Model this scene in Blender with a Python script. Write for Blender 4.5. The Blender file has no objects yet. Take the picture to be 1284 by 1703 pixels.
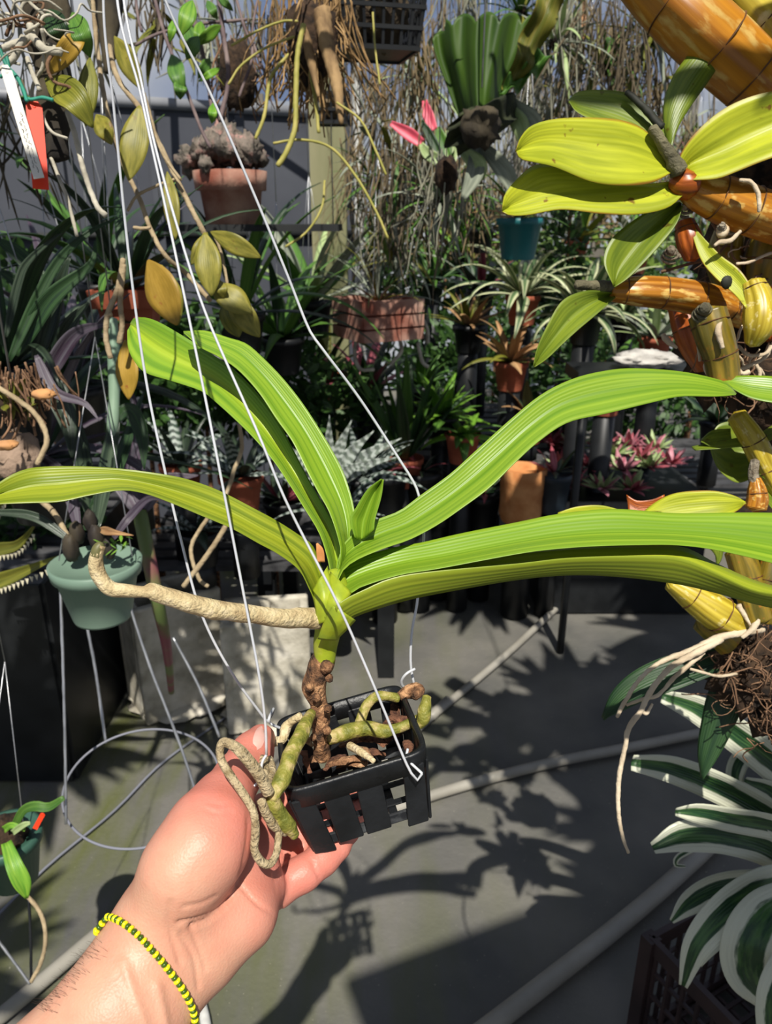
import bpy, math, random
import numpy as np
from mathutils import Vector, Matrix, Euler, noise as mnoise
random.seed(7)
PI = math.pi
# ---------------- camera, sky, sun, exposure ----------------
SC = bpy.context.scene
COL = SC.collection
F = 1279.0                      # focal length in pixels of the 1284 x 1703 frame
EYE = Vector((0, 0, 1.6))
PITCH = math.radians(21)
FWD = Vector((0, math.cos(PITCH), -math.sin(PITCH)))
UPV = Vector((0, math.sin(PITCH), math.cos(PITCH)))
RGT = Vector((1, 0, 0))
cam_d = bpy.data.cameras.new('camera')
cam = bpy.data.objects.new('camera', cam_d); COL.objects.link(cam); SC.camera = cam
cam.location = EYE; cam.rotation_euler = (PI/2 - PITCH, 0, 0)
cam_d.sensor_fit = 'VERTICAL'; cam_d.sensor_height = 24; cam_d.lens = 24 * F / 1703
cam_d.clip_start = .02
cam_d.dof.use_dof = True; cam_d.dof.focus_distance = .54; cam_d.dof.aperture_fstop = 9.5
W = bpy.data.worlds.new('sky'); SC.world = W; W.use_nodes = True
wn = W.node_tree; wn.nodes.clear()
wo = wn.nodes.new('ShaderNodeOutputWorld'); wb = wn.nodes.new('ShaderNodeBackground')
tc = wn.nodes.new('ShaderNodeTexCoord'); nz = wn.nodes.new('ShaderNodeTexNoise'); rp = wn.nodes.new('ShaderNodeValToRGB')
nz.inputs['Scale'].default_value = 2.6; nz.inputs['Detail'].default_value = 7
rp.color_ramp.elements[0].position = .44; rp.color_ramp.elements[0].color = (.27, .36, .58, 1)
rp.color_ramp.elements[1].position = .62; rp.color_ramp.elements[1].color = (.84, .86, .9, 1)
wn.links.new(tc.outputs['Generated'], nz.inputs['Vector']); wn.links.new(nz.outputs['Fac'], rp.inputs['Fac'])
wn.links.new(rp.outputs['Color'], wb.inputs['Color']); wn.links.new(wb.outputs[0], wo.inputs[0])
wb.inputs['Strength'].default_value = .62
SUN = Vector((-.06, .92, -1.257)).normalized()      # direction the light travels
sd = bpy.data.lights.new('sun', 'SUN'); sd.energy = 6.1; sd.angle = math.radians(.6); sd.color = (1, .95, .86)
so = bpy.data.objects.new('sun', sd); COL.objects.link(so); so.location = (0, -2, 6)
so.rotation_euler = SUN.to_track_quat('-Z', 'Y').to_euler()
SC.view_settings.view_transform = 'Standard'; SC.view_settings.look = 'None'
SC.view_settings.gamma = 1; SC.view_settings.use_curve_mapping = False
SC.view_settings.exposure = 0
# ---------------- helpers ----------------
def P(x, y, d): return EYE + RGT*((x-642)/F*d) - UPV*((y-851)/F*d) + FWD*d
def G(x, y, z=0):
    r = RGT*((x-642)/F) - UPV*((y-851)/F) + FWD
    return EYE + r*((z-1.6)/r.z)
def PY(x, y, Y):                # the point on a pixel's ray at world Y
    r = RGT*((x-642)/F) - UPV*((y-851)/F) + FWD
    return EYE + r*(Y/r.y)
def lin(c): return tuple((v/255/12.92 if v/255 <= .04045 else ((v/255+.055)/1.055)**2.4) for v in c)
def srgb(c): return lin(c) + (1,)
class MB:
    def __init__(s): s.v = []; s.f = []; s.uv = []
    def add(s, vs, fs, uvs=None):
        o = len(s.v); s.v += [Vector(v) for v in vs]; s.f += [tuple(i+o for i in f) for f in fs]
        s.uv += list(uvs) if uvs else [(0, 0)]*len(vs)
        return s
    def build(s, name, mat, parent=None, smooth=True, base=False, hold=False):
        """parent: a thing (Empty or mesh) with a pure translation; vertices are given in world space"""
        vs = s.v
        root = parent
        if parent is not None:
            off = Vector(parent.get('_o', (0, 0, 0)))
        elif base: off = Vector((0, 0, 0))
        else:
            lo = [min(v[i] for v in vs) for i in range(3)]; hi = [max(v[i] for v in vs) for i in range(3)]
            off = Vector(((lo[0]+hi[0])/2, (lo[1]+hi[1])/2, lo[2]))
        me = bpy.data.meshes.new(name)
        me.from_pydata([v-off for v in vs], [], s.f)
        if smooth: me.polygons.foreach_set('use_smooth', [True]*len(me.polygons))
        ul = me.uv_layers.new(name='UVMap')
        idx = np.empty(len(me.loops), dtype=np.int32); me.loops.foreach_get('vertex_index', idx)
        ul.data.foreach_set('uv', np.array(s.uv, dtype=np.float32)[idx].ravel())
        me.materials.append(mat)
        o = bpy.data.objects.new(name, me)
        if parent is not None: o.parent = parent; o['_o'] = tuple(off)
        else: o.location = off; o['_o'] = tuple(off)
        COL.objects.link(o)
        return o
def tag(o, label=None, cat=None, group=None, kind=None):
    if label: o['label'] = label
    if cat: o['category'] = cat
    if group: o['group'] = group
    if kind: o['kind'] = kind
    return o
def thing(name, label, cat, loc, group=None):
    o = bpy.data.objects.new(name, None); o.location = loc; o.empty_display_size = .05
    o['_o'] = tuple(loc); COL.objects.link(o); return tag(o, label, cat, group)
def struct(mb, name, mat, smooth=False): return tag(mb.build(name, mat, smooth=smooth), kind='structure')
def cr(pts, n):
    """arc-length Catmull-Rom resample of tuples of any width"""
    a = np.array([tuple(p) for p in pts], dtype=float)
    if len(a) == 1: return np.repeat(a, n, 0)
    e = np.vstack([2*a[0]-a[1], a, 2*a[-1]-a[-2]])
    out = []; K = 10
    for i in range(1, len(e)-2):
        p0, p1, p2, p3 = e[i-1], e[i], e[i+1], e[i+2]
        for k in range(K):
            t = k/K
            out.append(.5*((2*p1)+(-p0+p2)*t+(2*p0-5*p1+4*p2-p3)*t*t+(-p0+3*p1-3*p2+p3)*t**3))
    out.append(a[-1]); out = np.array(out)
    m = min(3, out.shape[1])
    s = np.r_[0, np.cumsum(np.linalg.norm(np.diff(out[:, :m], axis=0), axis=1))]
    t = np.linspace(0, s[-1], n)
    return np.stack([np.interp(t, s, out[:, j]) for j in range(out.shape[1])], 1)
def frames(c):
    T = np.gradient(c, axis=0); T /= np.linalg.norm(T, axis=1)[:, None]+1e-12
    n0 = np.cross(T[0], [0, 0, 1.]);
    if np.linalg.norm(n0) < .1: n0 = np.cross(T[0], [0, 1., 0])
    N = [n0/np.linalg.norm(n0)]
    for i in range(1, len(c)):
        v = N[-1]-T[i]*np.dot(N[-1], T[i]); N.append(v/(np.linalg.norm(v)+1e-12))
    N = np.array(N); return T, N, np.cross(T, N)
def tube(mb, pts, r, n=8, seg=None, bump=0, bs=60, flat=1):
    """pts world points, r radius or list of radii, rounded ends"""
    rr = list(r) if hasattr(r, '__len__') else [r]*len(pts)
    q = [tuple(p)+(rr[i],) for i, p in enumerate(pts)]
    seg = seg or max(2, (len(pts)-1)*5+1)
    a = cr(q, seg) if len(pts) > 2 else np.array([np.array(q[0])*(1-t)+np.array(q[1])*t for t in np.linspace(0, 1, seg if bump else 2)])
    c, R = a[:, :3], a[:, 3]
    T, N, B = frames(c)
    vs = []; uv = []; L = len(c)
    for i in range(L):
        for k in range(n):
            t = 2*PI*k/n; d = N[i]*math.cos(t)+B[i]*math.sin(t)*flat; rad = R[i]
            if bump: rad *= 1+bump*mnoise.noise(Vector((c[i]+d*R[i])*bs))
            vs.append(Vector(c[i]+d*rad)); uv.append((k/n if k*2 <= n else 1-k/n, i/(L-1)))
    fs = [(i*n+k, i*n+(k+1) % n, (i+1)*n+(k+1) % n, (i+1)*n+k) for i in range(L-1) for k in range(n)]
    s0 = len(vs); vs += [Vector(c[0]-T[0]*R[0]*.45), Vector(c[-1]+T[-1]*R[-1]*.45)]; uv += [(0, 0), (0, 1)]
    fs += [(s0, (k+1) % n, k) for k in range(n)] + [(s0+1, (L-1)*n+k, (L-1)*n+(k+1) % n) for k in range(n)]
    return mb.add(vs, fs, uv)
def ptube(mb, pts, rpx, n=8, **k):
    """pts (x, y, depth) read off the photograph with radii in its pixels"""
    rr = rpx if hasattr(rpx, '__len__') else [rpx]*len(pts)
    return tube(mb, [P(*p) for p in pts], [rr[i]/F*pts[i][2] for i in range(len(pts))], n, **k)
def loft(mb, guides, n=30, m=9, camber=0, thick=.0012, world=False, wav=0):
    """a blade running through two or three guide lines, real thickness"""
    g = [cr([p if world else P(*p) for p in q], n) for q in guides]
    S = np.zeros((n, m, 3)); u = np.linspace(0, 1, m)
    for j, t in enumerate(u):
        if len(g) == 2:
            w = np.linalg.norm(g[1]-g[0], axis=1)[:, None]
            S[:, j] = g[0]*(1-t)+g[1]*t
        else:
            if len(g) == 3:      # hinge at the middle guide, slightly rounded
                x = t*2
                q = g[0]*(1-x)+g[1]*x if x <= 1 else g[1]*(2-x)+g[2]*(x-1)
                b = g[0]*(1-t)**2+g[1]*2*t*(1-t)+g[2]*t*t
                S[:, j] = q*.7+b*.3
    du = np.gradient(S, axis=1); dv = np.gradient(S, axis=0)
    Nn = np.cross(dv, du); Nn /= np.linalg.norm(Nn, axis=2)[:, :, None]+1e-9
    if camber:
        w = np.linalg.norm(g[-1]-g[0], axis=1)[:, None, None]
        S = S + Nn*camber*w*(4*u*(1-u))[None, :, None]
        if wav:
            v = np.linspace(0, 1, n)[:, None, None]
            S = S + Nn*wav*np.sin(v*17+u[None, :, None]*3)*(2*np.abs(u-.5))[None, :, None]
        du = np.gradient(S, axis=1); dv = np.gradient(S, axis=0)
        Nn = np.cross(dv, du); Nn /= np.linalg.norm(Nn, axis=2)[:, :, None]+1e-9
    ed = (1-.75*np.abs(2*u-1)**3)[None, :, None]
    A = S+Nn*thick*.5*ed; Bq = S-Nn*thick*.5*ed
    vs = [Vector(p) for p in A.reshape(-1, 3)]+[Vector(p) for p in Bq.reshape(-1, 3)]
    uv = [(u[j], i/(n-1)) for i in range(n) for j in range(m)]*2
    o = n*m; fs = []
    for i in range(n-1):
        for j in range(m-1):
            a = i*m+j; fs.append((a, a+1, a+m+1, a+m)); fs.append((o+a+m, o+a+m+1, o+a+1, o+a))
        a = i*m; fs.append((a+m, o+a+m, o+a, a)); a = i*m+m-1; fs.append((a, o+a, o+a+m, a+m))
    for j in range(m-1):
        fs.append((j, o+j, o+j+1, j+1)); a = (n-1)*m+j; fs.append((a+1, o+a+1, o+a, a))
    return mb.add(vs, fs, uv)
def strap(mb, pts, w, tilt=0, fold=.15, thick=.0012, n=24, m=7, world=False, prof=None, facing=None):
    """blade along a centre line of (x, y, depth); w widths in photo pixels (metres when world)"""
    ws = list(w) if hasattr(w, '__len__') else [w]*len(pts)
    if world: q = [tuple(p)+(ws[i],) for i, p in enumerate(pts)]
    else: q = [tuple(P(*p))+(ws[i]/F*p[2],) for i, p in enumerate(pts)]
    a = cr(q, n); c, wd = a[:, :3], np.maximum(a[:, 3], 1e-4)
    T = np.gradient(c, axis=0); T /= np.linalg.norm(T, axis=1)[:, None]+1e-12
    A, M, Bx = [], [], []
    for i in range(n):
        v = i/(n-1); fac = np.array(facing) if facing is not None else np.array(EYE)-c[i]
        fac = fac/np.linalg.norm(fac); s = np.cross(T[i], fac); s /= np.linalg.norm(s)+1e-9
        up = np.cross(s, T[i]); tl = math.radians(tilt)
        s2 = s*math.cos(tl)+up*math.sin(tl); up2 = np.cross(s2, T[i])
        h = wd[i]*.5*(prof(v) if prof else 1)
        A.append(c[i]-s2*h); Bx.append(c[i]+s2*h); M.append(c[i]-up2*h*fold*2)
    return loft(mb, [A, M, Bx], n=n, m=m, thick=thick, world=True)
def elp(v): return max(.03, math.sin(PI*min(1, max(0, v*.97+.02))**1.08)**.85)
def elq(v): return max(.05, (math.sin(PI*v**.8))**.7 if 0 < v < 1 else .05)
def lance(v): return max(.05, (.35+.65*math.sin(PI*min(1, v*1.15)**.75)) if v < .87 else (.35+.65*math.sin(PI*min(1, .87*1.15)**.75))*max(.08, (1-v)/.13)**.6)
def box(mb, lo, hi, M=None):
    vs = [Vector((x, y, z)) for z in (lo[2], hi[2]) for y in (lo[1], hi[1]) for x in (lo[0], hi[0])]
    if M is not None: vs = [M@v for v in vs]
    return mb.add(vs, [(0, 2, 3, 1), (4, 5, 7, 6), (0, 1, 5, 4), (2, 6, 7, 3), (0, 4, 6, 2), (1, 3, 7, 5)])
def lathe(mb, prof, c, n=32, M=None, ring=None):
    vs = []; uv = []; L = len(prof)
    for i, (r, z) in enumerate(prof):
        for k in range(n):
            t = 2*PI*k/n; v = Vector((r*math.cos(t), r*math.sin(t), z))
            if M is not None: v = M@v
            vs.append(v+Vector(c)); uv.append((k/n, i/max(1, L-1)))
    fs = [(i*n+k, i*n+(k+1) % n, (i+1)*n+(k+1) % n, (i+1)*n+k) for i in range(L-1) for k in range(n)]
    return mb.add(vs, fs, uv)
def blob(mb, c, r, amp=.2, sc=2., n=24, seed=0, sq=(1, 1, 1)):
    vs = []; fs = []; m = n//2; c = Vector(c)
    for i in range(m+1):
        for k in range(n):
            a = PI*i/m; t = 2*PI*k/n
            d = Vector((math.sin(a)*math.cos(t), math.sin(a)*math.sin(t), math.cos(a)))
            q = 1+amp*mnoise.fractal(d*sc+Vector((seed*7.1, seed*3.3, 0)), .6, 2, 4)
            vs.append(c+Vector((d.x*r*sq[0], d.y*r*sq[1], d.z*r*sq[2]))*q)
    fs = [(i*n+k, (i+1)*n+k, (i+1)*n+(k+1) % n, i*n+(k+1) % n) for i in range(m) for k in range(n)]
    return mb.add(vs, fs)
# ---------------- materials ----------------
MATS = {}
def _base(name, rough, spec=.5):
    m = bpy.data.materials.new(name); m.use_nodes = True; nt = m.node_tree
    b = nt.nodes['Principled BSDF']; b.inputs['Roughness'].default_value = rough
    b.inputs['Specular IOR Level'].default_value = spec
    return m, nt, b
def mat(name, c1, c2=None, scale=8, rough=.6, bump=0, bscale=None, metal=0, spec=.4, lo=.35, hi=.65, c3=None, stretch=None, detail=6):
    if name in MATS: return MATS[name]
    m, nt, b = _base(name, rough, spec); N = nt.nodes; Lk = nt.links
    b.inputs['Metallic'].default_value = metal
    b.inputs['Base Color'].default_value = srgb(c1)
    tc = N.new('ShaderNodeTexCoord'); vec = tc.outputs['Object']
    if stretch:
        mp = N.new('ShaderNodeMapping'); mp.inputs['Scale'].default_value = stretch
        Lk.new(vec, mp.inputs['Vector']); vec = mp.outputs[0]
    if c2:
        nz = N.new('ShaderNodeTexNoise'); nz.inputs['Scale'].default_value = scale; nz.inputs['Detail'].default_value = detail
        Lk.new(vec, nz.inputs['Vector'])
        r = N.new('ShaderNodeValToRGB'); e = r.color_ramp.elements
        e[0].position = lo; e[0].color = srgb(c1); e[1].position = hi; e[1].color = srgb(c2)
        if c3: q = e.new((lo+hi)/2+.1*(hi-lo)); q.color = srgb(c3)
        Lk.new(nz.outputs['Fac'], r.inputs['Fac']); Lk.new(r.outputs['Color'], b.inputs['Base Color'])
    if bump:
        n2 = N.new('ShaderNodeTexNoise'); n2.inputs['Scale'].default_value = bscale or scale*4; n2.inputs['Detail'].default_value = 5
        bp = N.new('ShaderNodeBump'); bp.inputs['Strength'].default_value = min(1, bump); bp.inputs['Distance'].default_value = .004
        Lk.new(vec, n2.inputs['Vector']); Lk.new(n2.outputs['Fac'], bp.inputs['Height']); Lk.new(bp.outputs[0], b.inputs['Normal'])
    MATS[name] = m; return m
def leafmat(name, c1, c2, edge=None, et=.7, band=None, bn=14, rough=.38, tr=.25, stripe=10, spots=None, tip=None, patch=None, bmp=.3, vary=.12, lo=.35, hi=.65, vs=1.6, spec=.45, core=None):
    """blade material: long streaks c1/c2, optional pale margin, cross bands, spots, tip colour"""
    if name in MATS: return MATS[name]
    m, nt, b = _base(name, rough, spec); N = nt.nodes; Lk = nt.links
    uv = N.new('ShaderNodeUVMap'); sp = N.new('ShaderNodeSeparateXYZ'); Lk.new(uv.outputs[0], sp.inputs[0])
    oi = N.new('ShaderNodeObjectInfo')
    def M(op, a, b_=None, c=None):
        n = N.new('ShaderNodeMath'); n.operation = op
        for i, v in enumerate((a, b_, c)):
            if v is None: continue
            if isinstance(v, (int, float)): n.inputs[i].default_value = v
            else: Lk.new(v, n.inputs[i])
        return n.outputs[0]
    cb = N.new('ShaderNodeCombineXYZ')
    Lk.new(M('MULTIPLY', sp.outputs[0], stripe), cb.inputs[0]); Lk.new(M('MULTIPLY', sp.outputs[1], vs), cb.inputs[1])
    Lk.new(M('MULTIPLY', oi.outputs['Random'], 30), cb.inputs[2])
    nz = N.new('ShaderNodeTexNoise'); nz.inputs['Scale'].default_value = 1; nz.inputs['Detail'].default_value = 4
    Lk.new(cb.outputs[0], nz.inputs['Vector'])
    r = N.new('ShaderNodeValToRGB'); e = r.color_ramp.elements
    e[0].position = lo; e[0].color = srgb(c1); e[1].position = hi; e[1].color = srgb(c2)
    Lk.new(nz.outputs['Fac'], r.inputs['Fac']); col = r.outputs['Color']
    def mix(fac, a, c):
        x = N.new('ShaderNodeMix'); x.data_type = 'RGBA'
        if isinstance(fac, float): x.inputs[0].default_value = fac
        else: Lk.new(fac, x.inputs[0])
        Lk.new(a, x.inputs[6])
        if isinstance(c, tuple): x.inputs[7].default_value = srgb(c)
        else: Lk.new(c, x.inputs[7])
        return x.outputs[2]
    ua = M('MULTIPLY', M('ABSOLUTE', M('SUBTRACT', sp.outputs[0], .5)), 2)
    if core: col = mix(M('SUBTRACT', 1, M('SMOOTH_MIN', 1, M('DIVIDE', ua, core[1]), .2)), col, core[0])
    if band:
        w = M('SINE', M('ADD', M('MULTIPLY', sp.outputs[1], bn*2*PI), M('MULTIPLY', nz.outputs['Fac'], 7)))
        col = mix(M('GREATER_THAN', w, .05), col, band)
    if edge:
        wob = M('ADD', ua, M('MULTIPLY', M('SUBTRACT', nz.outputs['Fac'], .5), .35))
        mr = N.new('ShaderNodeMapRange'); mr.inputs[1].default_value = et-.04; mr.inputs[2].default_value = et+.04
        Lk.new(wob, mr.inputs[0]); col = mix(mr.outputs[0], col, edge)
    if patch:
        c3 = N.new('ShaderNodeCombineXYZ'); Lk.new(M('MULTIPLY', sp.outputs[0], 7), c3.inputs[0]); Lk.new(M('MULTIPLY', sp.outputs[1], 4), c3.inputs[1]); Lk.new(M('MULTIPLY', oi.outputs['Random'], 9), c3.inputs[2])
        n4 = N.new('ShaderNodeTexNoise'); n4.inputs['Scale'].default_value = 2.2; n4.inputs['Detail'].default_value = 8; Lk.new(c3.outputs[0], n4.inputs['Vector'])
        mr = N.new('ShaderNodeMapRange'); mr.inputs[1].default_value = patch[1]; mr.inputs[2].default_value = patch[1]+.1; mr.inputs[4].default_value = .8
        Lk.new(n4.outputs['Fac'], mr.inputs[0]); col = mix(mr.outputs[0], col, patch[0])
    if spots:
        n3 = N.new('ShaderNodeTexNoise'); n3.inputs['Scale'].default_value = 70; n3.inputs['Detail'].default_value = 3
        tc = N.new('ShaderNodeTexCoord'); Lk.new(tc.outputs['Object'], n3.inputs['Vector'])
        mr = N.new('ShaderNodeMapRange'); mr.inputs[1].default_value = .66; mr.inputs[2].default_value = .72
        Lk.new(n3.outputs['Fac'], mr.inputs[0]); col = mix(mr.outputs[0], col, spots)
    if tip:
        mr = N.new('ShaderNodeMapRange'); mr.inputs[1].default_value = tip[1]; mr.inputs[2].default_value = tip[2]
        Lk.new(M('ADD', sp.outputs[1], M('MULTIPLY', nz.outputs['Fac'], .1)), mr.inputs[0]); col = mix(mr.outputs[0], col, tip[0])
    hs = N.new('ShaderNodeHueSaturation'); Lk.new(col, hs.inputs['Color'])
    Lk.new(M('ADD', 1-vary, M('MULTIPLY', oi.outputs['Random'], 2*vary)), hs.inputs['Value'])
    col = hs.outputs[0]
    Lk.new(col, b.inputs['Base Color'])
    st = M('SINE', M('MULTIPLY', sp.outputs[0], 75))
    bp = N.new('ShaderNodeBump'); bp.inputs['Strength'].default_value = bmp; bp.inputs['Distance'].default_value = .0006
    Lk.new(M('ADD', st, M('MULTIPLY', nz.outputs['Fac'], 4)), bp.inputs['Height']); Lk.new(bp.outputs[0], b.inputs['Normal'])
    if tr:
        t = N.new('ShaderNodeBsdfTranslucent'); x = N.new('ShaderNodeMixShader'); x.inputs[0].default_value = tr
        Lk.new(col, t.inputs['Color']); Lk.new(b.outputs[0], x.inputs[1]); Lk.new(t.outputs[0], x.inputs[2])
        Lk.new(x.outputs[0], N['Material Output'].inputs[0])
    MATS[name] = m; return m
# ---------------- the setting ----------------
m_ground = mat('weed_cloth', (78, 78, 76), (114, 111, 104), 3.2, .85, bump=.5, bscale=60, lo=.3, hi=.75)
def ground_mat():
    m = m_ground; nt = m.node_tree; N = nt.nodes; Lk = nt.links; b = N['Principled BSDF']
    tc = N.new('ShaderNodeTexCoord'); base = b.inputs['Base Color'].links[0].from_socket
    mp = N.new('ShaderNodeMapping'); mp.inputs['Rotation'].default_value = (0, 0, .7); mp.inputs['Scale'].default_value = (3, .8, 1)
    nz = N.new('ShaderNodeTexNoise'); nz.inputs['Scale'].default_value = 3; nz.inputs['Detail'].default_value = 8
    Lk.new(tc.outputs['Object'], mp.inputs[0]); Lk.new(mp.outputs[0], nz.inputs['Vector'])
    # moss grows on the left side of the aisle
    sx = N.new('ShaderNodeSeparateXYZ'); Lk.new(tc.outputs['Object'], sx.inputs[0])
    mr = N.new('ShaderNodeMapRange'); mr.inputs[1].default_value = .5; mr.inputs[2].default_value = -.7; mr.inputs[3].default_value = .06; mr.inputs[4].default_value = 1
    Lk.new(sx.outputs[0], mr.inputs[0])
    r = N.new('ShaderNodeMapRange'); r.inputs[1].default_value = .42; r.inputs[2].default_value = .66; Lk.new(nz.outputs['Fac'], r.inputs[0])
    mu = N.new('ShaderNodeMath'); mu.operation = 'MULTIPLY'; Lk.new(r.outputs[0], mu.inputs[0]); Lk.new(mr.outputs[0], mu.inputs[1])
    x = N.new('ShaderNodeMix'); x.data_type = 'RGBA'; Lk.new(mu.outputs[0], x.inputs[0]); Lk.new(base, x.inputs[6]); x.inputs[7].default_value = srgb((84, 88, 50))
    n2 = N.new('ShaderNodeTexNoise'); n2.inputs['Scale'].default_value = 150; n2.inputs['Detail'].default_value = 2
    Lk.new(tc.outputs['Object'], n2.inputs['Vector'])
    r2 = N.new('ShaderNodeMapRange'); r2.inputs[1].default_value = .72; r2.inputs[2].default_value = .78; Lk.new(n2.outputs['Fac'], r2.inputs[0])
    y = N.new('ShaderNodeMix'); y.data_type = 'RGBA'; Lk.new(r2.outputs[0], y.inputs[0]); Lk.new(x.outputs[2], y.inputs[6]); y.inputs[7].default_value = srgb((150, 146, 128))
    Lk.new(y.outputs[2], b.inputs['Base Color'])
ground_mat()
mb = MB(); nx, ny = 90, 110
vs = []
for j in range(ny+1):
    for i in range(nx+1):
        x = -6+12*i/nx; y = -3+16*j/ny
        z = .006*mnoise.noise(Vector((x*2.2, y*2.2, 0)))+.004*mnoise.noise(Vector((x*7, y*5, 3)))-.008
        vs.append((x, y, z))
mb.add(vs, [(j*(nx+1)+i, j*(nx+1)+i+1, (j+1)*(nx+1)+i+1, (j+1)*(nx+1)+i) for j in range(ny) for i in range(nx)])
struct(mb, 'floor', m_ground, True)
m_shade = mat('shade_cloth_grey', (62, 65, 74), (78, 81, 89), 2, .75, bump=.15, bscale=200)
m_dark = mat('dark_paint', (24, 26, 28), (36, 38, 38), 8, .7)
A0 = Vector((-2.9, 3.3, 0)); A1 = Vector((-.16, 4.6, 0)); dv_ = (A1-A0).normalized(); nn = Vector((dv_.y, -dv_.x, 0))
def oriented(a, b, z0, z1, th):
    d = (b-a).normalized(); n = Vector((d.y, -d.x, 0))*th/2
    vs = []
    for z in (z0, z1):
        for p in (a-n, a+n, b-n, b+n): vs.append((p.x, p.y, z))
    return vs, [(0, 1, 3, 2), (4, 6, 7, 5), (0, 4, 5, 1), (2, 3, 7, 6), (1, 5, 7, 3), (0, 2, 6, 4)]
wl = struct(MB().add(*oriented(A0, A1, 0, 2.08, .05)), 'wall_left', m_shade)
def rail(z0, z1, m_, th, off=.0):
    q = MB().add(*oriented(A0+nn*off, A1+nn*off, z0, z1, th)); return q
tr = rail(2.08, 2.13, None, .09).build('top_rail', mat('rail_grey', (120, 122, 128), (140, 142, 146), 5, .5), wl)
for k in range(7):
    t = (k+.5)/7; p = A0.lerp(A1, t)+nn*.035
    box(MB(), (p.x-.02, p.y-.02, 0), (p.x+.02, p.y+.02, 2.07)).build('batten', mat('batten', (62, 65, 73), (74, 77, 84), 5, .7), wl, smooth=False)
rail(1.50, 1.53, None, .03, .045).build('shelf_rail', m_dark, wl)
# pale panel far behind: the greenhouse's end wall of translucent sheet between posts
m_poly = mat('poly_sheet', (120, 128, 142), (176, 182, 190), 1.5, .4, stretch=(1, 1, .3))
wb_ = struct(box(MB(), (-1.2, 7.6, 0), (5.2, 7.64, 2.55)), 'wall_back', m_poly)
for k in range(9):
    x = -1.1+k*.76
    box(MB(), (x-.03, 7.53, 0), (x+.03, 7.6, 2.6)).build('post', mat('grey_timber', (92, 88, 80), (120, 114, 104), 6, .8), wb_, smooth=False)
box(MB(), (-1.2, 7.5, 1.25), (5.2, 7.58, 1.33)).build('mid_rail', mat('grey_timber', (0, 0, 0)), wb_, smooth=False)
# overhead: house frame of pipe, carries everything that hangs
m_galv = mat('galvanised', (150, 152, 155), (185, 186, 188), 30, .35, metal=.8)
m_pipe = mat('pvc_grey', (132, 128, 118), (152, 148, 138), 6, .45, bump=.1)
fr = thing('overhead_frame', 'galvanised pipe frame overhead that the hanging plants are hooked to', 'frame', (0, 2, 2.55))
fr['kind'] = 'structure'
for y in (-1.2, .3, 1.2, 2.1, 3.0, 3.9): tube(MB(), [(-3, y, 2.55), (3.6, y, 2.55)], .016, 10).build('cross_pipe', m_galv, fr)
for x in (-2.6, -1.0, 1.4, 3.4): tube(MB(), [(x, -2.2, 2.585), (x, 4.4, 2.585)], .018, 10).build('long_pipe', m_galv, fr)
for (x, y) in ((-2.6, -1.5), (3.4, -1.5), (-2.6, 3.0), (3.4, 4.3)):
    tube(MB(), [(x, y, 0), (x, y, 2.6)], .02, 10).build('upright', m_galv, fr)
# unseen board added behind the photographer; its straight edge shades the near floor
def up_sun(p, z): return p - SUN*((z-p.z)/-SUN.z)*1.0 if False else p + (-SUN)*((z-p.z)/(-SUN.z))
z_r = 2.62
e0 = up_sun(G(560, 1646), z_r); e1 = up_sun(G(1040, 1466), z_r); dd = (e1-e0).normalized()
e0 = e0+dd*.02; e1 = e1+dd*1.2; bk = Vector((dd.y, -dd.x, 0))
rf = MB(); q = [e0, e1, e1+bk*.9, e0+bk*.9]
rf.add([(p.x, p.y, z_r) for p in q]+[(p.x, p.y, z_r+.03) for p in q], [(0, 3, 2, 1), (4, 5, 6, 7), (0, 1, 5, 4), (1, 2, 6, 5), (2, 3, 7, 6), (3, 0, 4, 7)])
o = struct(rf, 'unseen_shade_board', m_dark)
# ---------------- timber post, white pipe ----------------
def post(name, label, px0, py0, Y, w, z1, m_, cat, round_=False, tilt=0):
    g = PY(px0, py0, Y); b = MB()
    if round_: tube(b, [(g.x, Y, 0), (g.x+tilt, Y, z1)], w, 12)
    else:
        box(b, (g.x-w, Y-w, 0), (g.x+w, Y+w, z1))
    return tag(b.build(name, m_, smooth=round_), label, cat)
m_post = mat('mossy_post', (104, 108, 72), (142, 138, 106), 7, .8, bump=.6, stretch=(1, 1, .15), bscale=40)
pg = PY(551, 330, 4.05)
pst = thing('timber_post', 'weathered greenish square timber post beside the grey wall', 'post', (pg.x, 4.05, 0))
box(MB(), (pg.x-.095, 4.0, 0), (pg.x+.005, 4.1, 2.6)).build('upright', m_post, pst, smooth=False)
box(MB(), (pg.x+.008, 3.985, 0), (pg.x+.075, 4.09, 2.6)).build('upright', m_post, pst, smooth=False)
pw = PY(581, 350, 4.0)
tag(tube(MB(), [(pw.x+.05, 3.93, 0), (pw.x+.05, 3.93, 2.5)], .024, 12, bump=.2, bs=8, seg=20).build('white_pipe', mat('flaking_white', (205, 205, 200), (150, 148, 142), 12, .6, lo=.5, hi=.7)), 'flaking white upright pipe against the timber post', 'pipe')
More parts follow.
